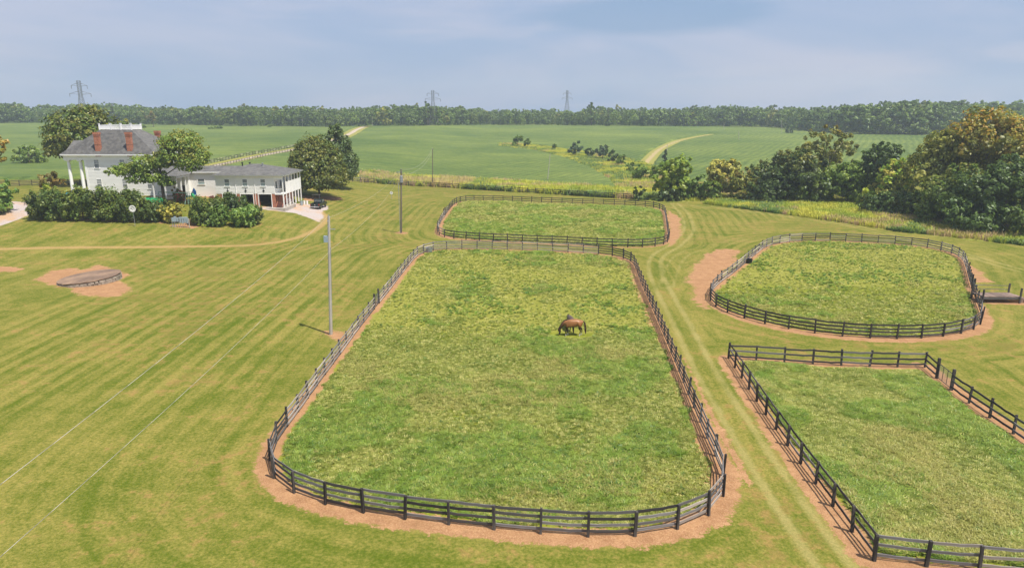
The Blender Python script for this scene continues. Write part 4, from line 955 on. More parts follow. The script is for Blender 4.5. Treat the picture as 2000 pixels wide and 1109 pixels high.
# ------------------------------------------------------------------ white house
def window(parent, x, y, z0, z1, wd, mat='glass', axis='y', grid=True, proud=0.0):
    """a sash window on a wall facing -y (axis y) or +x (axis x)"""
    zc = (z0+z1)/2; h = z1-z0
    def bx_(b, u0, u1, d0, d1, a0, a1):
        if axis == 'y': b.bb(x+u0, x+u1, y-d1, y-d0, a0, a1)
        else: b.bb(x+d0, x+d1, y+u0, y+u1, a0, a1)
    f = MB(); t = 0.11
    bx_(f, -wd/2-t, -wd/2, -.05, .06, z0-t, z1+t); bx_(f, wd/2, wd/2+t, -.05, .06, z0-t, z1+t); bx_(f, -wd/2, wd/2, -.05, .06, z1, z1+t); bx_(f, -wd/2-t*1.3, wd/2+t*1.3, -.05, .12, z0-t, z0)
    fo = f.build('window', M['white_trim'], parent)
    s = MB(); bx_(s, -wd/2, wd/2, -.02, .035, zc-.035, zc+.035)
    if grid:
        bx_(s, -.02, .02, -.02, .025, zc+.035, z1)
        for q_ in (-wd/6-wd/12, wd/6+wd/12): bx_(s, q_-.015, q_+.015, -.02, .022, zc+.035, z1)
        bx_(s, -wd/2, wd/2, -.02, .020, (zc+z1)/2-.015, (zc+z1)/2+.015)
    s.build('sash', M['white_trim'], fo)
    pz = MB(); bx_(pz, -wd/2, wd/2, -.04, .008, z0, zc-.035); pz.build('pane', M[mat], fo)
    pz = MB(); bx_(pz, -wd/2, wd/2, -.04, .008, zc+.035, z1); pz.build('pane', M['glass'], fo)
    return fo

def hip(b, x0, x1, y0, y1, ze, rx0, rx1, ry0, ry1, zr):
    b.add([(x0, y0, ze), (x1, y0, ze), (x1, y1, ze), (x0, y1, ze), (rx0, ry0, zr), (rx1, ry0, zr), (rx1, ry1, zr), (rx0, ry1, zr)],
          [(0, 1, 5, 4), (1, 2, 6, 5), (2, 3, 7, 6), (3, 0, 4, 7), (4, 5, 6, 7), (3, 2, 1, 0)])

YH = 147.0; gz_h = 2.6
hx0, hx1, hy1 = -90.9, -75.7, 160.0; ez = P(200, 303, YH-.5).z
house = thing('mansion', 'two storey white house with tall columns, grey hip roof and brick chimneys', 'house', (-83, 153, gz_h))
inv = Vector((-83, 153, gz_h))
class HB(MB):
    pass
def hbuild(b, name, mat, parent=None, off=inv, **k):
    b.v = [(p[0]-off.x, p[1]-off.y, p[2]-off.z) for p in b.v]; return b.build(name, mat, parent, **k)
b = MB(); b.bb(hx0, hx1, YH, hy1, gz_h-1, ez); hbuild(b, 'wall', M['white'], house)
# clapboards: thin proud courses on the two faces in view
b = MB(); z = 4.0
while z < ez-1.2:
    b.bb(hx0-.012, hx1+.012, YH-.022, YH-.001, z, z+.03); b.bb(hx1+.001, hx1+.022, YH, hy1, z, z+.03); z += .3
o = hbuild(b, 'clapboards', M['white'], house); o['kind'] = 'stuff'
b = MB(); b.bb(hx0-.03, hx0+.35, YH-.06, YH, gz_h-1, ez-1.1); hbuild(b, 'corner_board', M['white_trim'], house)
b = MB(); b.bb(hx1-.35, hx1+.06, YH-.06, YH, gz_h-1, ez-1.1); hbuild(b, 'corner_board', M['white_trim'], house)
b = MB(); b.bb(-95.2, hx1+.12, YH-.12, YH-.06, ez-1.05, ez-.1); b.bb(-95.2, -95.0, YH-.06, hy1, ez-1.05, ez-.1); b.bb(-95.2, hx0, YH-.06, YH+.5, ez-1.05, ez-.12); b.bb(hx1, hx1+.12, YH, hy1, ez-1.05, ez-.1)
hbuild(b, 'entablature', M['white_trim'], house)
b = MB(); b.bb(-95.0, hx0, YH+.5, hy1, ez-.35, ez-.25); hbuild(b, 'portico_ceiling', M['white'], house)
b = MB(); b.bb(-95.4, hx1+.7, YH-.8, hy1+.8, ez-.1, ez+.16); hbuild(b, 'eave', M['white_trim'], house)
b = MB(); dz_ = P(240, 254, 151.5).z
hip(b, -95.4, hx1+.7, YH-.8, hy1+.8, ez+.165, -89.3, -82.4, 151.5, 155.5, dz_)
b.add([(-96.6, 149.7, ez+.3), (-96.6, 157.3, ez+.3), (-96.6, 153.5, 15.3), (-89, 149.7, ez+.3), (-89, 157.3, ez+.3), (-89, 153.5, 15.3)], [(0, 3, 5, 2), (1, 2, 5, 4), (0, 2, 1)])
hbuild(b, 'roof', M['shingle'], house)
# shingle courses on the front and right slope
b = MB(); n = 26
for k in range(n):
    t = k/n; yy = YH-.8+(151.5-YH+.8)*t; zz = ez+.17+(dz_-ez-.165)*t; x0_ = -95.4+6.1*t; x1_ = hx1+.7+(-82.4-hx1-.7)*t
    b.box(((x0_+x1_)/2, yy, zz+.01), (x1_-x0_-.2, .02, .05), rx=math.atan2(dz_-ez, 5.3))
o = hbuild(b, 'shingle_courses', M['shingle'], house); o['kind'] = 'stuff'
# columns
for (cx, cy) in [(-94.5, YH+.4), (-92.0, YH+.4), (-94.5, 151.5), (-94.5, 155.5), (-94.5, 159.4)]:
    b = MB(); b.tube((cx, cy, gz_h+.5), (cx, cy, ez-1.45), .36, .30, 16); b.tube((cx, cy, ez-1.45), (cx, cy, ez-1.25), .34, .42, 16)
    o = hbuild(b, 'column', M['white_trim'], house, smooth=False)
    b = MB(); b.box((cx, cy, ez-1.15), (.95, .95, .2)); b.box((cx, cy, gz_h+.35), (1.0, 1.0, .3)); hbuild(b, 'column_cap', M['white_trim'], o)
b = MB(); b.bb(-95.3, hx0, YH-.2, hy1, gz_h-1, gz_h+.2); hbuild(b, 'portico_floor', M['concrete'], house)
# chimneys
for (cx, cy) in [(-87.6, 147.25), (-80.9, 147.25), (-87.6, 159.4), (-80.9, 159.4)]:
    b = MB(); b.box((cx, cy, 15.1), (1.02, .8, 4.2)); b.box((cx, cy, 12.7), (1.15, .95, 1.0)); c = hbuild(b, 'chimney', M['brick'], house)
    b = MB(); b.box((cx, cy, 16.45), (1.12, .9, .14)); b.box((cx, cy, 16.95), (1.2, .98, .5)); b.box((cx, cy, 14.7), (1.1, .88, .10)); hbuild(b, 'corbel', M['brick'], c)
# balustrade
for (ax, ay, bx, by) in [(-89.3, 151.5, -82.4, 151.5), (-82.4, 151.5, -82.4, 155.5), (-82.4, 155.5, -89.3, 155.5), (-89.3, 155.5, -89.3, 151.5)]:
    L = math.hypot(bx-ax, by-ay); n = int(L/.2); rz = math.atan2(by-ay, bx-ax); b = MB()
    for z in (.15, 1.0): b.box(((ax+bx)/2, (ay+by)/2, dz_+z), (L, .1, .1), rz=rz)
    for k in range(n): t = (k+.5)/n; b.box((ax+(bx-ax)*t, ay+(by-ay)*t, dz_+.58), (.11, .05, .78), rz=rz)
    hbuild(b, 'balustrade', M['white_trim'], house)
for (ax, ay) in [(-89.3, 151.5), (-86.8, 151.5), (-84.7, 151.5), (-82.4, 151.5), (-82.4, 155.5), (-89.3, 155.5), (-86.8, 155.5), (-84.7, 155.5)]:
    b = MB(); b.box((ax, ay, dz_+.65), (.24, .24, 1.3)); b.box((ax, ay, dz_+1.33), (.34, .34, .08)); hbuild(b, 'newel_post', M['white_trim'], house)
for px_ in (191.5, 241.5, 290):
    x = P(px_, 340, YH).x
    for (ya, yb) in ((312.5, 328.5), (350.5, 368.5)):
        fo = window(house, 0, 0, 0, 1, 1) if False else None
        f = window(None, x, YH, P(px_, yb, YH).z, P(px_, ya, YH).z, 0.95)
        f.parent = house; f.location = -inv
for yy in (150, 154, 157.5):
    for (za, zb) in ((9.4, 11.2), (4.9, 6.9)):
        f = window(None, hx1, yy, za, zb, 0.95, axis='x'); f.parent = house; f.location = -inv

# annex between house and garage
an = thing('annex', 'low white wing with a grey roof joining the house to the garage', 'house', (-67, 147, 3.6)); ai = Vector((-67, 147, 3.6))
az = P(395, 337, 146).z
b = MB(); b.bb(-75.4, -58.6, 146.0, 152.0, 2.5, az); hbuild(b, 'wall', M['white'], an, ai)
b = MB(); b.bb(-75.4, -59.0, 145.5, 152.5, az-.05, az+.16); hbuild(b, 'eave', M['white_trim'], an, ai)
b = MB(); b.add([(-75.5, 145.5, az+.165), (-56.5, 145.5, az+.165), (-56.5, 152.5, az+.165), (-75.5, 152.5, az+.165), (-75.5, 149, 10.1), (-56, 149, 10.1)], [(0, 1, 5, 4), (2, 3, 4, 5), (3, 0, 4), (1, 2, 5), (3, 2, 1, 0)])
hbuild(b, 'roof', M['shingle'], an, ai)
f = window(None, P(393, 355, 146).x, 146, P(393, 360, 146).z, P(393, 350, 146).z, 1.35, 'blind', grid=False); f.parent = an; f.location = -ai
f = window(None, -73.0, 146, 6.0, 7.6, 1.1); f.parent = an; f.location = -ai
# porch
pz0 = 4.1; pze = 8.25
b = MB(); b.bb(-75.4, -68.3, 139.8, 146, 2.5, pz0-.1); hbuild(b, 'porch_base', M['brick'], an, ai)
b = MB(); b.bb(-75.4, -68.1, 139.6, 145.99, pz0-.1, pz0); hbuild(b, 'porch_floor', M['concrete'], an, ai)
b = MB(); b.bb(-75.4, -68.2, 139.6, 145.99, pze, pze+.45); hbuild(b, 'porch_beam', M['white_trim'], an, ai)
b = MB(); b.add([(-75.4, 139.2, pze+.455), (-67.8, 139.2, pze+.455), (-67.8, 146.4, pze+.455), (-75.4, 146.4, pze+.455), (-75.4, 146.4, pze+1.9), (-70.5, 146.4, pze+1.9)], [(0, 1, 5, 4), (1, 2, 5), (2, 3, 4, 5), (3, 0, 4), (3, 2, 1, 0)])
hbuild(b, 'porch_roof', M['shingle'], an, ai)
for (cx, cy) in [(-68.4, 139.9), (-68.4, 141.8), (-68.4, 143.8), (-70.8, 139.9), (-73.2, 139.9)]:
    b = MB(); b.box((cx, cy, (pz0+pze)/2), (.22, .22, pze-pz0)); hbuild(b, 'porch_post', M['white_trim'], an, ai)
b = MB(); b.bb(-68.95, -68.35, 145.0, 145.99, pz0, pze); hbuild(b, 'pilaster', M['white_trim'], an, ai)
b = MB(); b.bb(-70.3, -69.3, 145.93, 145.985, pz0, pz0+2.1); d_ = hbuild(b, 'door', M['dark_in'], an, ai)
b = MB(); b.box((-69.4, 145.9, pz0+1.0), (.06, .06, .06)); hbuild(b, 'handle', M['metal'], d_, ai)

# garage building
ga = thing('garage_building', 'two level white garage building with brick piers, outside stair and side gallery', 'building', (-54, 146, 2.4)); gi_ = Vector((-54, 146, 2.4))
gX = lambda p_: P(p_, 370, 140).x
gx0, gx1, gxc = gX(422), gX(536), gX(553); g0 = 2.3; gze = P(480, 344, 139.5).z; gm = P(480, 378.5, 140).z
b = MB(); b.bb(gx0, gx1, 140, 152, gm, gze); hbuild(b, 'wall', M['white'], ga, gi_)
b = MB(); z = gm+.2
while z < gze-.2: b.bb(gx0-.01, gx1+.01, 139.98, 139.999, z, z+.03); z += .28
o = hbuild(b, 'clapboards', M['white'], ga, gi_); o['kind'] = 'stuff'
op = [(gX(434), gX(459)), (gX(469), gX(493)), (gX(504), gX(528.5))]
edges = [gx0]+[e for o_ in op for e in o_]+[gx1]
for k in range(0, len(edges), 2):
    b = MB(); b.bb(edges[k], edges[k+1], 140.03, 140.6, g0-.5, gm); hbuild(b, 'brick_pier', M['brick'], ga, gi_)
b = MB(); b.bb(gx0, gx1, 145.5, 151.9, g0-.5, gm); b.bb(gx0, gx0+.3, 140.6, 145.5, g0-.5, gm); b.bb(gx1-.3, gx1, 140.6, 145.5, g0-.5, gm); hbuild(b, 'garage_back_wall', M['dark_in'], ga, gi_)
b = MB(); b.bb(gx0-.5, gxc+.6, 138.3, 145.5, g0-.9, g0+.02); hbuild(b, 'concrete_apron', M['concrete'], ga, gi_)
for a_, c_ in op:
    b = MB(); b.bb(a_-.14, a_, 139.97, 140.25, g0, gm); b.bb(c_, c_+.14, 139.97, 140.25, g0, gm); b.bb(a_, c_, 139.97, 140.2, gm-.12, gm+.02); hbuild(b, 'garage_door_frame', M['white_trim'], ga, gi_)
# things kept in the open bay, as dim shapes
for px_ in (444.5, 479.5, 514.5):
    x = gX(px_)
    f = window(None, x, 140, P(px_, 364, 140).z, P(px_, 350.5, 140).z, .92, 'blind', grid=False); f.parent = ga; f.location = -gi_
    zc = P(px_, 373, 140).z; b = MB()
    b.box((x, 139.95, zc), (.10, .04, .75)); b.box((x, 139.95, zc), (.5, .04, .10)); b.box((x, 139.94, zc), (.28, .04, .28), ry=math.pi/4); b.box((x, 139.95, zc+.42), (.16, .04, .16), ry=math.pi/4)
    hbuild(b, 'star_ornament', M['ornament'], ga, gi_)
for px_ in (461, 498): 
    b = MB(); b.tube((gX(px_), 139.93, g0), (gX(px_), 139.93, gze-.1), .05, n=6); hbuild(b, 'downpipe', M['white_trim'], ga, gi_)
b = MB(); b.bb(gx0-.5, gxc+.5, 139.4, 152.6, gze-.02, gze+.2); hbuild(b, 'eave', M['white_trim'], ga, gi_)
b = MB(); hip(b, gx0-.6, gxc+.6, 139.3, 152.7, gze+.205, -55.3, -53.4, 145.9, 146.1, P(505, 320, 146).z); hbuild(b, 'roof', M['shingle'], ga, gi_)
for (vx, vy) in ((-52.2, 144.6), (-55.6, 146.6), (-57.2, 146.6)):
    b = MB(); b.tube((vx, vy, 10.0), (vx, vy, 10.9), .14, n=8); b.tube((vx, vy, 10.85), (vx, vy, 11.0), .24, n=8); hbuild(b, 'roof_vent', M['metal'] if vx > -53 else M['black_plastic'], ga, gi_)
# side gallery: floor, low enclosed upper wall with slots, posts
fl = gm+.05
b = MB(); b.bb(gx1, gxc, 140, 152, fl-.25, fl); hbuild(b, 'gallery_floor', M['white_trim'], ga, gi_)
b = MB(); b.bb(gxc-.1, gxc, 141.9, 152, fl, fl+2.15); b.bb(gxc-.1, gxc, 141.9, 152, gze-.25, gze-.02); hbuild(b, 'gallery_screen', M['white'], ga, gi_)
b = MB(); b.bb(gx1, gxc, 139.96, 140.1, gze-.75, gze-.02); hbuild(b, 'gallery_end_beam', M['white_trim'], ga, gi_)
for yy in (140.08, 142.0, 144.0, 146.0, 148.0, 150.0, 151.9):
    b = MB(); b.box((gxc-.08, yy, (fl-.25+g0)/2), (.2, .2, fl-.25-g0)); hbuild(b, 'gallery_post', M['white_trim'], ga, gi_)
    b = MB(); b.box((gxc-.05, yy, (fl+gze)/2), (.17, .17, gze-fl-.04)); hbuild(b, 'gallery_post', M['white_trim'], ga, gi_)
b = MB(); b.bb(gx1+.001, gx1+.05, 140.7, 152, g0-.3, gm-.25); hbuild(b, 'brick_side_wall', M['brick'], ga, gi_)
for yy in (141.2, 144, 147.5):
    b = MB(); b.bb(gx1+.002, gx1+.06, yy-.35, yy+.35, fl+.9, fl+2.3); hbuild(b, 'gallery_window', M['glass'], ga, gi_)
for k in range(13):
    t = k/12; b = MB(); b.box((gx1+.35+.2*t+.55, 139.6-0+1.9*t*0+.0, 0), (0, 0, 0))
    b = MB(); b.box((gx1+.95, 139.5+2.9*t, g0+.2+(fl-g0-.3)*t), (1.25, .28, .06)); hbuild(b, 'step', M['red_wood'], ga, gi_)
for sx in (gx1+.32, gx1+1.58):
    b = MB(); b.add([(sx-.03, 139.35, g0+.1), (sx-.03, 142.4, fl-.2), (sx-.03, 142.4, fl), (sx-.03, 139.35, g0+.35), (sx+.03, 139.35, g0+.1), (sx+.03, 142.4, fl-.2), (sx+.03, 142.4, fl), (sx+.03, 139.35, g0+.35)],
              [(0, 1, 2, 3), (7, 6, 5, 4), (0, 4, 5, 1), (1, 5, 6, 2), (2, 6, 7, 3), (3, 7, 4, 0)]); hbuild(b, 'stair_stringer', M['brick'], ga, gi_)
b = MB(); b.bb(gx1, gxc, 140.05, 140.1, fl+.85, fl+.93); 
for k in range(8): b.bb(gx1+.1+k*.22, gx1+.13+k*.22, 140.06, 140.09, fl, fl+.85)
hbuild(b, 'gallery_railing', M['white_trim'], ga, gi_)
b = MB(); b.bb(gx0-.9, gx0-.84, 138.6, 140.6, 3.0, 4.7); sfo = MB()
sf = thing('board_screen', 'red brown board screen at the left corner of the garage', 'fence', (gx0-.9, 139.5, 3.2))
for k in range(7):
    q_ = MB(); q_.box((0, -1.0+k*.32, .7), (.05, .29, 1.6+.05*(k % 2))); q_.build('board', M['red_wood'], sf)
q_ = MB(); q_.box((-.05, 0, .4), (.05, 2.2, .1)); q_.box((-.05, 0, 1.2), (.05, 2.2, .1)); q_.build('rail', M['red_wood'], sf)

# clutter beside the garage
def bin_(label, px_, py_, h, r, mat, cat='bucket', nm='bucket'):
    p = G(px_, py_); b = MB(); b.tube((0, 0, 0), (0, 0, h), r*.82, r, 14)
    t = thing(nm, label, cat, p); b.build('body', mat, t); b = MB(); b.tube((0, 0, h), (0, 0, h+.04), r*1.06, r*1.06, 14); b.build('rim', mat, t); return t
bin_('white bucket on the gravel beside the garage corner', 576.5, 401, .42, .2, M['white_trim'])
bin_('grey bin standing left of the pickup', 589, 401, .85, .33, M['grey_box'], 'bin', 'bin'); bin_('white bin right of the grey bin by the pickup', 594.5, 400, .8, .25, M['white_trim'], 'bin', 'bin')
bin_('small white bin nearest the pickup', 600, 399.5, .75, .24, M['white_trim'], 'bin', 'bin')
p = G(565, 399); t = thing('propane_tank', 'white rounded tank standing against the gallery posts', 'tank', p); b = MB()
prof = [(0, .0), (.42, .1), (.5, .35), (.5, .95), (.38, 1.2), (.12, 1.3), (.1, 1.42)]
for i in range(len(prof)-1): b.tube((0, 0, prof[i][1]), (0, 0, prof[i+1][1]+.001), max(prof[i][0], .01), prof[i+1][0], 16, False)
b.build('body', M['white_trim'], t, smooth=True); b = MB(); b.tube((0, 0, 1.4), (0, 0, 1.5), .07, n=8); b.build('valve', M['metal'], t)
p = G(618, 388); t = thing('table', 'white topped trestle table in the shade behind the pickup', 'table', p); b = MB(); b.box((0, 0, .95), (1.9, .7, .07)); b.build('table_top', M['white_trim'], t)
for sx in (-.8, .8):
    for sy in (-.28, .28): b = MB(); b.tube((sx, sy, 0), (sx*.9, sy*.8, .92), .03, n=6); b.build('leg', M['metal'], t)

# ------------------------------------------------------------------ pickup
p = G(616, 409); tk = thing('pickup_truck', 'dark green pickup with chrome rear bumper parked beside the magnolia', 'pickup', (p.x, p.y+2.8, p.z), R(-2))
def prof_body(name, prof, wdt, mat, parent, bev=.05):
    n = len(prof); vs = [(-wdt/2, a, z) for a, z in prof]+[(wdt/2, a, z) for a, z in prof]
    fs = [tuple(range(n)), tuple(range(2*n-1, n-1, -1))]+[(k, n+k, n+(k+1) % n, (k+1) % n) for k in range(n)]
    b = MB(); b.add(vs, fs); return b.build(name, mat, parent, bevel=bev)
prof_body('body', [(-.55, .5), (2.85, .5), (2.9, .85), (2.75, 1.1), (1.35, 1.2), (-.55, 1.2)], 1.96, M['truck'], tk)
b = MB(); b.bb(-.98, -.88, -2.75, -.55, .5, 1.2); b.bb(.88, .98, -2.75, -.55, .5, 1.2); b.bb(-.9, .9, -2.7, -.55, .62, .72); b.build('cargo_bed', M['truck'], tk, bevel=.02)
b = MB(); b.bb(-.88, .88, -2.78, -2.70, .62, 1.2); tg = b.build('tailgate', M['truck'], tk, bevel=.02)
b = MB(); b.box((0, -2.80, 1.0), (.22, .02, .05)); b.build('handle', M['chrome'], tg)
b = MB(); b.box((0, -2.79, .88), (.2, .015, .12)); b.build('badge', M['chrome'], tg)
b = MB(); b.bb(-.98, .98, -2.95, -2.8, .42, .62); b.build('rear_bumper', M['chrome'], tk, bevel=.03)
b = MB(); b.bb(-.17, .17, -2.965, -2.955, .46, .58); b.build('number_plate', M['white_trim'], tk)
for sx in (-.92, .92): b = MB(); b.bb(sx-.07, sx+.07, -2.80, -2.755, .78, 1.15); b.build('tail_light', M['red_lens'], tk)
prof_body('cab', [(-.55, 1.2), (1.5, 1.2), (.95, 1.8), (.75, 1.86), (-.35, 1.86), (-.5, 1.8)], 1.74, M['truck'], tk, .06)
b = MB(); b.bb(-.7, .7, -.57, -.53, 1.3, 1.72); b.build('rear_window', M['glass'], tk)
for sx in (-.885, .885):
    b = MB(); b.bb(sx-.01, sx+.01, -.4, .25, 1.27, 1.74); b.build('side_window', M['glass'], tk); b = MB(); b.bb(sx-.01, sx+.01, .32, .95, 1.27, 1.7); b.build('side_window', M['glass'], tk)
    b = MB(); b.box((sx*1.2, .95, 1.3), (.22, .1, .2)); b.build('side_mirror', M['black_plastic'], tk)
b = MB(); b.add([(-.78, 1.49, 1.22), (.78, 1.49, 1.22), (.72, .97, 1.80), (-.72, .97, 1.80)], [(0, 1, 2, 3)]); b.v = [(x, y+.02, z+.02) for x, y, z in b.v]; b.build('windscreen', M['glass'], tk)
for sx in (-.8, .8): b = MB(); b.box((sx, 2.88, .85), (.3, .06, .18)); b.build('headlight', M['chrome'], tk)
for sx in (-.88, .88):
    for sy in (-1.75, 1.85):
        b = MB(); b.tube((sx-.13, sy, .39), (sx+.13, sy, .39), .39, n=18); w_ = b.build('wheel', M['tyre'], tk); b = MB(); b.tube((sx-.14, sy, .39), (sx+.14, sy, .39), .22, n=12); b.build('rim', M['chrome'], w_)

# ------------------------------------------------------------------ play set and yard things
p = G(330, 398); p.y = 134; p.x = P(330, 380, 134).x; p.z = float(ground_z(p.x, p.y))
ps = thing('swing_set', 'green swing set with a slide on the lawn beside the oak', 'swing set', p)
b = MB(); b.tube((-2.0, 0, 2.3), (3.4, 0, 2.1), .07, n=8); b.build('top_beam', M['pale_green'], ps)
for sx in (-2.0, 3.4):
    for sy in (-1, 1): b = MB(); b.tube((sx, 0, 2.2), (sx, sy, 0), .05, n=6); b.build('leg', M['pale_green'], ps)
b = MB(); b.path([(4.6, -.3, 2.0), (5.4, -.5, 1.1), (6.1, -.7, .35), (6.9, -.9, .15)], [.28, .28, .28, .26], 8); b.build('slide', M['green_plastic'], ps)
b = MB(); b.box((4.2, 0, 1.5), (1.0, 1.0, .1)); b.build('platform', M['green_plastic'], ps)
for sx in (3.8, 4.6):
    for sy in (-.4, .4): b = MB(); b.box((sx, sy, 1.2), (.1, .1, 2.4)); b.build('platform_post', M['pale_green'], ps)
for sx in (-.8, 1.0):
    b = MB(); b.tube((sx-.2, 0, 2.2), (sx-.2, 0, .6), .012, n=4); b.tube((sx+.2, 0, 2.2), (sx+.2, 0, .6), .012, n=4); b.box((sx, 0, .58), (.5, .2, .04)); b.build('swing', M['green_plastic'], ps)
p = P(299, 378, 128); p.z = float(ground_z(p.x, p.y)); ph = thing('playhouse', 'bright green plastic playhouse behind the hedge', 'playhouse', p)
b = MB(); b.bb(-1.4, 1.4, -.8, .8, .2, 1.5); b.build('wall', M['green_plastic'], ph, bevel=.08)
b = MB(); b.add([(-1.6, -1, 1.5), (1.6, -1, 1.5), (1.6, 1, 1.5), (-1.6, 1, 1.5), (-1.5, 0, 2.3), (1.5, 0, 2.3)], [(0, 1, 5, 4), (2, 3, 4, 5), (0, 4, 3), (1, 2, 5), (3, 2, 1, 0)]); b.build('roof', M['green_plastic'], ph, bevel=.08)
b = MB(); b.bb(-.3, .3, -.83, -.79, .2, 1.2); b.build('door', M['pale_green'], ph)
p = P(379, 373, 138); p.z = float(ground_z(p.x, p.y)); t = thing('patio_umbrella', 'closed blue patio umbrella before the low wing', 'umbrella', p)
b = MB(); b.tube((0, 0, 0), (0, 0, 2.6), .04, n=6); b.build('pole', M['white_trim'], t); b = MB(); b.tube((0, 0, 1.3), (0, 0, 2.0), .42, .38, 10); b.tube((0, 0, 2.0), (0, 0, 2.7), .38, .05, 10); b.build('canopy', M['blue_plastic'], t)
p = P(131, 372, 140); p.z = float(ground_z(p.x, p.y)); t = thing('tarpaulin_cover', 'small teal tarpaulin covered heap left of the white columns', 'tarpaulin', p)
b = MB(); 
for k in range(4): b.tube((0, 0, .35*k), (0, 0, .35*(k+1)), [1.2, 1.15, .95, .6][k], [1.15, .95, .6, .1][k], 14)
b.build('cover', M['teal'], t, smooth=True)

def dish(label, px_, base, top, rad, tilt=R(60)):
    p = G(px_, base); h = P(px_, top, p.y).z-p.z-rad; t = thing('satellite_dish', label, 'satellite dish', p)
    b = MB(); b.tube((0, 0, -.1), (0, 0, h), .045, n=6); b.build('mast', M['metal'], t)
    b = MB(); n = 22; vs = []; fs = []
    for j, rr in enumerate((0.0, .35, .7, 1.0)):
        for k in range(n): a = 2*math.pi*k/n; vs.append((rad*rr*math.cos(a), -.22*rad*(rr*rr), rad*rr*math.sin(a)))
    for j in range(3):
        for k in range(n): fs.append((j*n+k, j*n+(k+1) % n, (j+1)*n+(k+1) % n, (j+1)*n+k))
    b.add([(x, y-.05, z+h) for x, y, z in vs], fs); o = b.build('dish', M['dish'], t, smooth=True); sm = o.modifiers.new('s', 'SOLIDIFY'); sm.thickness = .03
    b = MB(); b.tube((0, -.08, h-rad*.2), (0, -rad*.9, h+.05), .02, n=5); b.box((0, -rad*.9, h+.06), (.12, .15, .12)); b.build('feed_arm', M['black_plastic'], t)
dish('round light grey satellite dish on a mast in front of the long hedge', 264, 442, 401, .6)
dish('small grey satellite dish on a thin mast on the open lawn', 765, 389, 374, .38)

# meter rack
p = G(354, 444); t = thing('meter_rack', 'rack of grey utility meter boxes on wooden posts by the hedge', 'meter rack', p)
k_ = depth(p)/FPX
for i, xx in enumerate((-1.45, -1.05, 1.45)): b = MB(); b.box((xx, 0, .75), (.12, .12, 1.6)); b.build('post', M['pole'], t)
for i, xx in enumerate((-1.2, -.8, -.45, -.1, .2, .5, .8, 1.1)): b = MB(); b.tube((xx, .02, 0), (xx, .02, 1.0), .035, n=6); b.build('conduit', M['rail_brown'] if i > 2 else M['metal'], t)
b = MB(); b.box((0, .06, 1.45), (3.0, .05, .12)); b.box((0, .06, .95), (3.0, .05, .12)); b.build('cross_board', M['pole'], t)
for i, (xx, zz, ww, hh) in enumerate([(-1.25, 1.35, .42, .7), (-.85, 1.45, .42, .9), (-.42, 1.35, .36, .65), (.55, 1.65, 1.5, .3), (.05, 1.15, .32, .7), (.45, 1.1, .34, .75), (.85, 1.15, .34, .7), (1.2, 1.1, .28, .75)]):
    b = MB(); b.box((xx, -.09, zz), (ww-.03, .22, hh)); b.build('meter_box', M['grey_box'], t, bevel=.015)

# cistern: round stone wall under a cracked concrete cap
p = G(165, 552); cs = thing('cistern', 'round stone walled cistern with a flat brown concrete cap in bare soil', 'cistern', (p.x, p.y+1.2, p.z))
Rc = 110*depth(p)/FPX/2; tl = Matrix.Rotation(R(-4.5), 4, 'Y') @ Matrix.Rotation(R(1.5), 4, 'X')
b = MB(); qr = random.Random(3); n = 54
for row in range(4):
    for k in range(n):
        a = 2*math.pi*(k+.5*(row % 2)+qr.uniform(-.15, .15))/n; rr = Rc*.97+qr.uniform(-.05, .05); zt = 1.05+(tl @ Vector((math.cos(a)*rr, math.sin(a)*rr, 0))).z*1.0
        b.box((math.cos(a)*rr, math.sin(a)*rr, zt-.22-row*.28), (.3, 2*math.pi*Rc/n*.92, .26), rz=a)
o = b.build('stone_wall', M['stone'], cs, bevel=.02); o['kind'] = 'stuff'; o.location.z = -.62
b = MB(); vs = []; n = 48
for zz, rr in ((-.05, Rc*.94), (0.06, Rc+.05), (.16, Rc+.02), (.20, Rc*.8), (.24, Rc*.3)):
    for k in range(n): a = 2*math.pi*k/n; r2 = rr*(1+qr.uniform(-.012, .012)); vs.append((r2*math.cos(a), r2*math.sin(a), zz+qr.uniform(-.01, .01)))
fs = [(j*n+k, j*n+(k+1) % n, (j+1)*n+(k+1) % n, (j+1)*n+k) for j in range(4) for k in range(n)]+[tuple(range(4*n, 5*n)), tuple(range(n-1, -1, -1))]
b.add([tl @ Vector(v_)+Vector((0, 0, .40)) for v_ in vs], fs); b.build('concrete_cap', M['slab'], cs)
b = MB(); b.box((-.1, -Rc-.5, -.1), (1.1, .6, .12), rz=.2, rx=.15); b.build('fallen_stone', M['stone'], cs)

# troughs
def tub(label, px_, py_, r, h, mat, nm='water_trough'):
    p = G(px_, py_); t = thing(nm, label, 'water trough', p); b = MB(); n = 24
    b.tube((0, 0, .05), (0, 0, h), r*.9, r, n, False); b.tube((0, 0, h), (0, 0, h+.001), r, r*.93, n, False); b.tube((0, 0, h), (0, 0, .1), r*.93, r*.85, n, False); b.build('tub', mat, t, smooth=False)
    b = MB(); b.tube((0, 0, h-.03), (0, 0, h+.03), r+.03, r+.03, n, False); b.build('rim', mat, t)
    b = MB(); b.tube((0, 0, h-.2), (0, 0, h-.18), r*.93, r*.93, n); b.build('water', M['glass'], t); return t
tub('black plastic water tub inside the right hand paddock fence', 1463, 514, .45, .6, M['black_plastic'])
tub('grey metal water trough on legs in the corner of the central paddock', 838, 492, .55, .65, M['metal'])

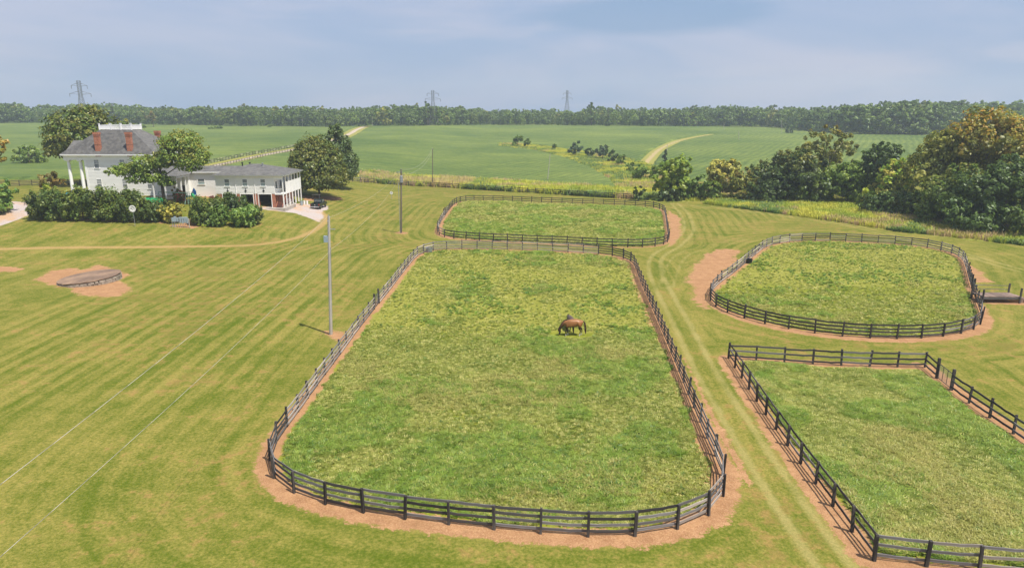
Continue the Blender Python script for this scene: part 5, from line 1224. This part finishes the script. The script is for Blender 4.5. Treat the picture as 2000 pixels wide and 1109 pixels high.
# loading ramp platform
p = G(1916, 592); pr = thing('loading_platform', 'weathered plank loading platform with corner posts beside the right hand paddock', 'platform', p, R(-2))
Lx = 4.35; Ly = 2.0; hz = .75
for k in range(22): b = MB(); b.box((Lx*(k+.5)/22, Ly/2+random.uniform(-.02, .02), hz+random.uniform(-.006, .006)), (Lx/22-.02, Ly, .05)); b.build('plank', M['deck'], pr)
for yy in (.06, Ly-.06): b = MB(); b.box((Lx/2, yy, hz-.15), (Lx, .09, .24)); b.build('beam', M['rail_grey'], pr)
for (xx, yy, hh) in ((.1, -.02, 1.7), (.1, Ly+.02, 1.9), (Lx-.1, -.02, 1.9), (Lx-.1, Ly+.02, 1.95)): b = MB(); b.box((xx, yy, hh/2-.1), (.15, .15, hh)); b.build('post', M['post_dark'], pr)
for zz in (1.15, 1.6): b = MB(); b.box((Lx/2, Ly+.1, zz), (Lx, .03, .06), ry=.02); b.build('rail', M['rail_grey'], pr)
for k in range(3): b = MB(); b.box((Lx+.25+.5*k, Ly/2, hz-.15-.22*k), (.5, Ly*.8, .06)); b.box((Lx+.25+.5*k, .2, (hz-.15-.22*k)/2), (.4, .06, hz-.15-.22*k)); b.build('step', M['deck'], pr)

# ------------------------------------------------------------------ horses
def horse_mat(name, coat, dark, socks, mz):
    m, q, out = new_mat(name); tc = q.new('ShaderNodeTexCoord'); sp = q.new('ShaderNodeSeparateXYZ'); q.l.new(tc.outputs['Object'], sp.inputs[0]); x, y, z = sp.outputs
    n = q.noise(tc.outputs['Object'], 3, 3, .6)
    c = q.mix(q.step(n, .35, .7), coat, tuple(k*.75 for k in coat))
    c = q.mix(q.step(z, .98, .80), c, dark)
    # darker neck and head, towards the muzzle (x negative is forward)
    c = q.mix(q.math('MULTIPLY', q.step(x, -.70, -1.15), .88), c, tuple(d*1.6 for d in dark))
    sk = q.math('MULTIPLY', q.step(z, .26, .20), q.step(x, socks, socks+.02) if socks is not None else 0.0)
    c = q.mix(sk, c, (.55, .52, .48))
    b = q.new('ShaderNodeBsdfPrincipled'); q.put(b.inputs['Base Color'], c); b.inputs['Roughness'].default_value = .42; b.inputs['Specular IOR Level'].default_value = .4
    q.l.new(b.outputs[0], out.inputs[0]); return m
def horse(name, label, loc, rz, mat, hairm, sc_=(1, 1, 1)):
    root = thing(name, label, 'horse', loc, rz)
    J = {}; E = []
    def j(n_, co, r, par=None):
        J[n_] = (len(J), co, r if isinstance(r, tuple) else (r, r))
        if par: E.append((J[par][0], J[n_][0]))
    j('belly', (.02, 0, 1.13), (.33, .37)); j('croup', (.62, 0, 1.22), (.31, .34), 'belly'); j('rump', (.90, 0, 1.15), (.19, .23), 'croup')
    j('chest', (-.46, 0, 1.14), (.29, .36), 'belly'); j('wither', (-.74, 0, 1.20), (.18, .26), 'chest')
    j('n1', (-.95, 0, 1.12), (.12, .20), 'wither'); j('n2', (-1.14, .01, .88), (.095, .155), 'n1'); j('n3', (-1.24, .02, .66), (.08, .12), 'n2'); j('poll', (-1.27, .02, .55), (.085, .11), 'n3')
    j('cheek', (-1.24, .03, .40), (.08, .12), 'poll'); j('nose', (-1.30, .03, .20), (.055, .075), 'cheek'); j('muzzle', (-1.32, .03, .08), (.055, .06), 'nose')
    for s in (-1, 1):
        f = .10*s; k = 'f%d' % s
        j(k+'a', (-.60, .15*s, .88), (.12, .14), 'chest'); j(k+'b', (-.60+f*.6, .16*s, .62), .075, k+'a'); j(k+'c', (-.60+f, .16*s, .46), .058, k+'b'); j(k+'d', (-.58+f*1.3, .16*s, .18), .040, k+'c'); j(k+'e', (-.60+f*1.3, .16*s, .06), .055, k+'d'); j(k+'g', (-.63+f*1.3, .16*s, .02), .06, k+'e')
        k = 'h%d' % s; f = .12*s
        j(k+'a', (.66, .17*s, .95), (.19, .25), 'croup'); j(k+'b', (.60+f*.4, .17*s, .74), .125, k+'a'); j(k+'c', (.78+f*.8, .17*s, .52), .062, k+'b'); j(k+'d', (.74+f, .17*s, .20), .042, k+'c'); j(k+'e', (.71+f, .17*s, .06), .055, k+'d'); j(k+'g', (.68+f, .17*s, .02), .06, k+'e')
    me_ = bpy.data.meshes.new('body'); me_.from_pydata([J[n_][1] for n_ in J], E, []); o = link('body', me_, root, mat)
    sk = o.modifiers.new('skin', 'SKIN'); sk.use_smooth_shade = True
    for n_ in J: me_.skin_vertices[0].data[J[n_][0]].radius = J[n_][2]
    me_.skin_vertices[0].data[0].use_root = True
    ss = o.modifiers.new('sub', 'SUBSURF'); ss.levels = 2; ss.render_levels = 2
    b = MB(); b.path([(.98, 0, 1.30), (1.10, 0, 1.15), (1.15, 0, .8), (1.19, .02, .4), (1.22, .02, .14)], [.05, .075, .095, .085, .02], 8); b.build('tail', hairm, root, smooth=True)
    b = MB(); pts_ = [(-.62, 1.48), (-.86, 1.42), (-1.10, 1.16), (-1.28, .85), (-1.38, .62), (-1.40, .5)]
    for i in range(len(pts_)-1):
        (a0, z0), (a1, z1) = pts_[i], pts_[i+1]; b.box(((a0+a1)/2+.02, -.02, (z0+z1)/2-.04), (math.hypot(a1-a0, z1-z0)*1.15, .08, .14), ry=-math.atan2(z1-z0, a1-a0)+math.pi)
    b.build('mane', hairm, root)
    for s in (-1, 1): b = MB(); b.tube((-1.33, .06*s, .60), (-1.43, .09*s, .70), .04, .006, 6); b.build('ear', hairm, root)
    for s in (-1, 1): b = MB(); b.tube((-1.30, .085*s+.02, .44), (-1.30, .105*s+.02, .44), .02, n=6); b.build('eye', M['black_plastic'], root)
    root.scale = sc_
    return root
hm1 = horse_mat('bay_coat', (.30, .125, .038), (.03, .016, .011), -.75, 0); hm2 = horse_mat('dark_coat', (.10, .065, .05), (.03, .022, .02), None, 0)
hair = pbr('black_horse_hair', (.02, .013, .01), .6, var=.3, col2=(.06, .02, .012), scale=4)
p = G(1117, 655.5); horse('bay_horse', 'bay horse with a black tail and white feet grazing in the central paddock', (p.x+.1, p.y, p.z), R(3), hm1, hair, (1.03, 1.1, 1.12))
horse('dark_horse', 'dark brown horse standing mostly hidden behind the grazing bay', (p.x-.05, p.y+1.6, p.z), R(-80), hm2, hair, (.95, .9, 1.03))

# ------------------------------------------------------------------ poles and wires
def pole(label, px_, base, top, r, mat='pole', topx=None, arm=False, nm='utility_pole'):
    p = G(px_, base); tp = P(topx if topx is not None else px_, top, p.y); t = thing(nm, label, 'utility pole', p)
    b = MB(); q_ = tp-p; b.tube((0, 0, -.5), q_, r, r*.68, 14); b.build('shaft', M[mat], t)
    b = MB(); b.tube(q_, q_+Vector((0, 0, .18)), .05, .03, 8); b.build('top_insulator', M['metal'], t)
    return t, p, tp
t1, p1, tp1 = pole('tall weathered utility pole with a grey box beside the central paddock fence', 646, 653, 423, .17, topx=642)
q1 = tp1-p1; s = P(636, 467, p1.y)-p1; b = MB(); b.box((s.x+.05, 0, s.z), (.42, .32, .62)); b.build('meter_box', M['grey_box'], t1, bevel=.02)
for k in range(3): b = MB(); b.tube((q1.x*.9, -.17, q1.z-.4-.5*k), (q1.x*.9, -.3, q1.z-.4-.5*k), .05, n=6); b.build('insulator', M['metal'], t1)
b = MB(); b.tube((.17, -.05, 0), (q1.x*.75+.15, -.05, q1.z*.75), .02, n=5); b.build('ground_conduit', M['metal'], t1)
b = MB(); b.box((q1.x+.25, 0, q1.z-1.2), (.6, .06, .06)); b.build('bracket', M['metal'], t1)
t2, p2, tp2 = pole('dark utility pole with a grey transformer on the open lawn', 783.5, 455, 331, .17, 'pole_dark')
q2 = tp2-p2; b = MB(); b.tube((.42, 0, q2.z-2.3), (.42, 0, q2.z-1.2), .27, n=14); b.tube((.42, 0, q2.z-1.2), (.42, 0, q2.z-1.1), .27, .12, 14); b.build('transformer', M['metal'], t2)
b = MB(); b.box((.1, 0, q2.z-.5), (1.1, .08, .1)); b.build('bracket', M['metal'], t2); b = MB(); b.tube((-.15, -.1, 0), (-.12, -.1, q2.z*.8), .05, n=6); b.build('riser_conduit', M['metal'], t2)
t3, p3, tp3 = pole('thin brown utility pole behind the long field fence', 845, 364, 290, .14, 'pole_dark')
t4, p4, tp4 = pole('leaning pale pole at the near edge of the soybean field', 1069, 354.5, 301, .13, 'pole', topx=1074.5)
for l, a, b_, c in [('thin pale pole right of the field path in the middle distance', 1303, 297, 282), ('far pole standing in the right field beside a yellow patch', 1443, 275, 256), ('distant pole before the woods in the right field', 1414, 256, 240),
                    ('distant pole beside the small white shed', 1527, 262, 235), ('distant pole left of the field road before the woods', 727, 248, 227), ('distant pole before the woods above the garage roof', 591, 249, 232)]:
    pole(l, a, b_, c, .16, 'pole')
def wire(label, a, b, sag, r=.009, n=28):
    a = Vector(a); b = Vector(b); pts_ = [a.lerp(b, k/n)-Vector((0, 0, sag*4*(k/n)*(1-k/n))) for k in range(n+1)]; m_ = (a+b)/2
    q_ = MB(); q_.path([x-m_ for x in pts_], [r]*(n+1), 5); o = q_.build('overhead_wire', M['wire'], None, smooth=True); o.location = m_; return prop(o, label, 'wire', 'overhead wires between the poles')
at = lambda p_, q_, dz: Vector((p_.x+q_.x*(1+dz/q_.z), p_.y, p_.z+q_.z+dz))
A1 = P(0, 918, 16.5); A2 = P(0, 1050, 17.5)
e1 = A1+(A1-tp1)*.4; e1.z = A1.z+.35
low1 = P(648, 486, p1.y)
e2 = A2+(A2-low1)*.4; e2.z = A2.z+.3
wire('upper pale wire running from the near pole top to the lower left', tp1+Vector((0, 0, .1)), e1, .75)
wire('lower pale wire running from the near pole to the bottom left corner', low1, e2, .75, .009)
wire('wire from the near pole top to the transformer pole', tp1+Vector((0, 0, -.1)), tp2+Vector((0, 0, -.2)), .9)
wire('lower wire from the near pole to the transformer pole', low1, P(782, 345, p2.y), 1.0)
wire('wire from the transformer pole to the thin brown pole', tp2, tp3, 1.8, .02)
wire('second lower wire from the transformer pole to the thin brown pole', tp2+Vector((0, 0, -.9)), tp3+Vector((0, 0, -.8)), 1.8, .02)

# lattice towers
def pylon(label, px_, top, Y_, base_w, scale=1.0):
    tp = P(px_, top, Y_); z0 = float(ground_z(tp.x, Y_)); H_ = tp.z-z0; t = thing('transmission_tower', label, 'pylon', (tp.x, Y_, z0), R(12), 'lattice transmission towers')
    hw = lambda z: (base_w/2)*(1-z/(H_*.72)) + .9*(z/(H_*.72)) if z < H_*.72 else .9
    b = MB(); zs = [0, H_*.14, H_*.27, H_*.38, H_*.48, H_*.57, H_*.65, H_*.72, H_*.79, H_*.86, H_*.93, H_]; r = .11*scale
    c4 = lambda z: [Vector((sx*hw(z), sy*hw(z), z)) for sx, sy in ((-1, -1), (1, -1), (1, 1), (-1, 1))]
    legs = MB(); br = MB()
    for k in range(4):
        lg = MB()
        for i in range(len(zs)-1): lg.tube(c4(zs[i])[k], c4(zs[i+1])[k], r, n=4)
        lg.build('leg', M['lattice'], t)
    for i in range(len(zs)-1):
        A_, B_ = c4(zs[i]), c4(zs[i+1])
        for k in range(4):
            k2 = (k+1) % 4; br.tube(A_[k], B_[k2], r*.55, n=4); br.tube(A_[k2], B_[k], r*.55, n=4); br.tube(B_[k], B_[k2], r*.5, n=4)
    o = br.build('bracing', M['lattice'], t); o['kind'] = 'stuff'
    for z, L in ((H_*.75, 6.2), (H_*.90, 4.6)):
        a = MB()
        for s_ in (-1, 1):
            for sy in (-.8, .8): a.tube((s_*.9, sy, z), (s_*L, 0, z+.4), r*.8, n=4); a.tube((s_*.9, sy, z+1.9), (s_*L, 0, z+.4), r*.6, n=4)
        ao = a.build('cross_arm', M['lattice'], t)
        for s_ in (-1, 1): i_ = MB(); i_.tube((s_*L, 0, z+.4), (s_*L, 0, z-1.6), .16, n=6); i_.build('insulator_string', M['lattice'], ao)
    return tp
T1 = pylon('left lattice pylon rising behind the big tree by the house', 153, 158, 455, 7.5)
T2 = pylon('middle lattice pylon standing in the soybean field', 845, 177, 575, 8)
T3 = pylon('right hand lattice pylon rising out of the woods', 1108, 177, 820, 8, 1.15)
# small far shed
p = G(1524, 249.5); t = thing('far_shed', 'tiny white roofed shed at the wood edge in the far right field', 'shed', p); b = MB(); b.bb(-4.5, 4.5, -2, 2, 0, 2.2); b.build('wall', M['red_wood'], t)
b = MB(); b.add([(-5, -2.5, 2.2), (5, -2.5, 2.2), (5, 2.5, 2.2), (-5, 2.5, 2.2), (-5, 0, 3.6), (5, 0, 3.6)], [(0, 1, 5, 4), (2, 3, 4, 5), (0, 4, 3), (1, 2, 5), (3, 2, 1, 0)]); b.build('roof', M['white_trim'], t)

# ------------------------------------------------------------------ haze
b = MB(); b.bb(-1700, 1700, -60, 1500, -4, 85)
hz_m, q, out = new_mat('haze'); vv = q.new('ShaderNodeVolumePrincipled'); vv.inputs['Color'].default_value = (0.78, 0.87, 1.0, 1); vv.inputs['Density'].default_value = 0.00031; vv.inputs['Anisotropy'].default_value = 0.2
q.l.new(vv.outputs[0], out.inputs[1])
HZ = b.build('haze', hz_m); prop(HZ, 'thin blue summer haze over the fields and woods', 'haze', None, 'stuff')
print('objects', len(bpy.data.objects), 'tris', sum(len(o.data.polygons) for o in bpy.data.objects if o.type == 'MESH' and o.users_scene and o.data.users == 1))
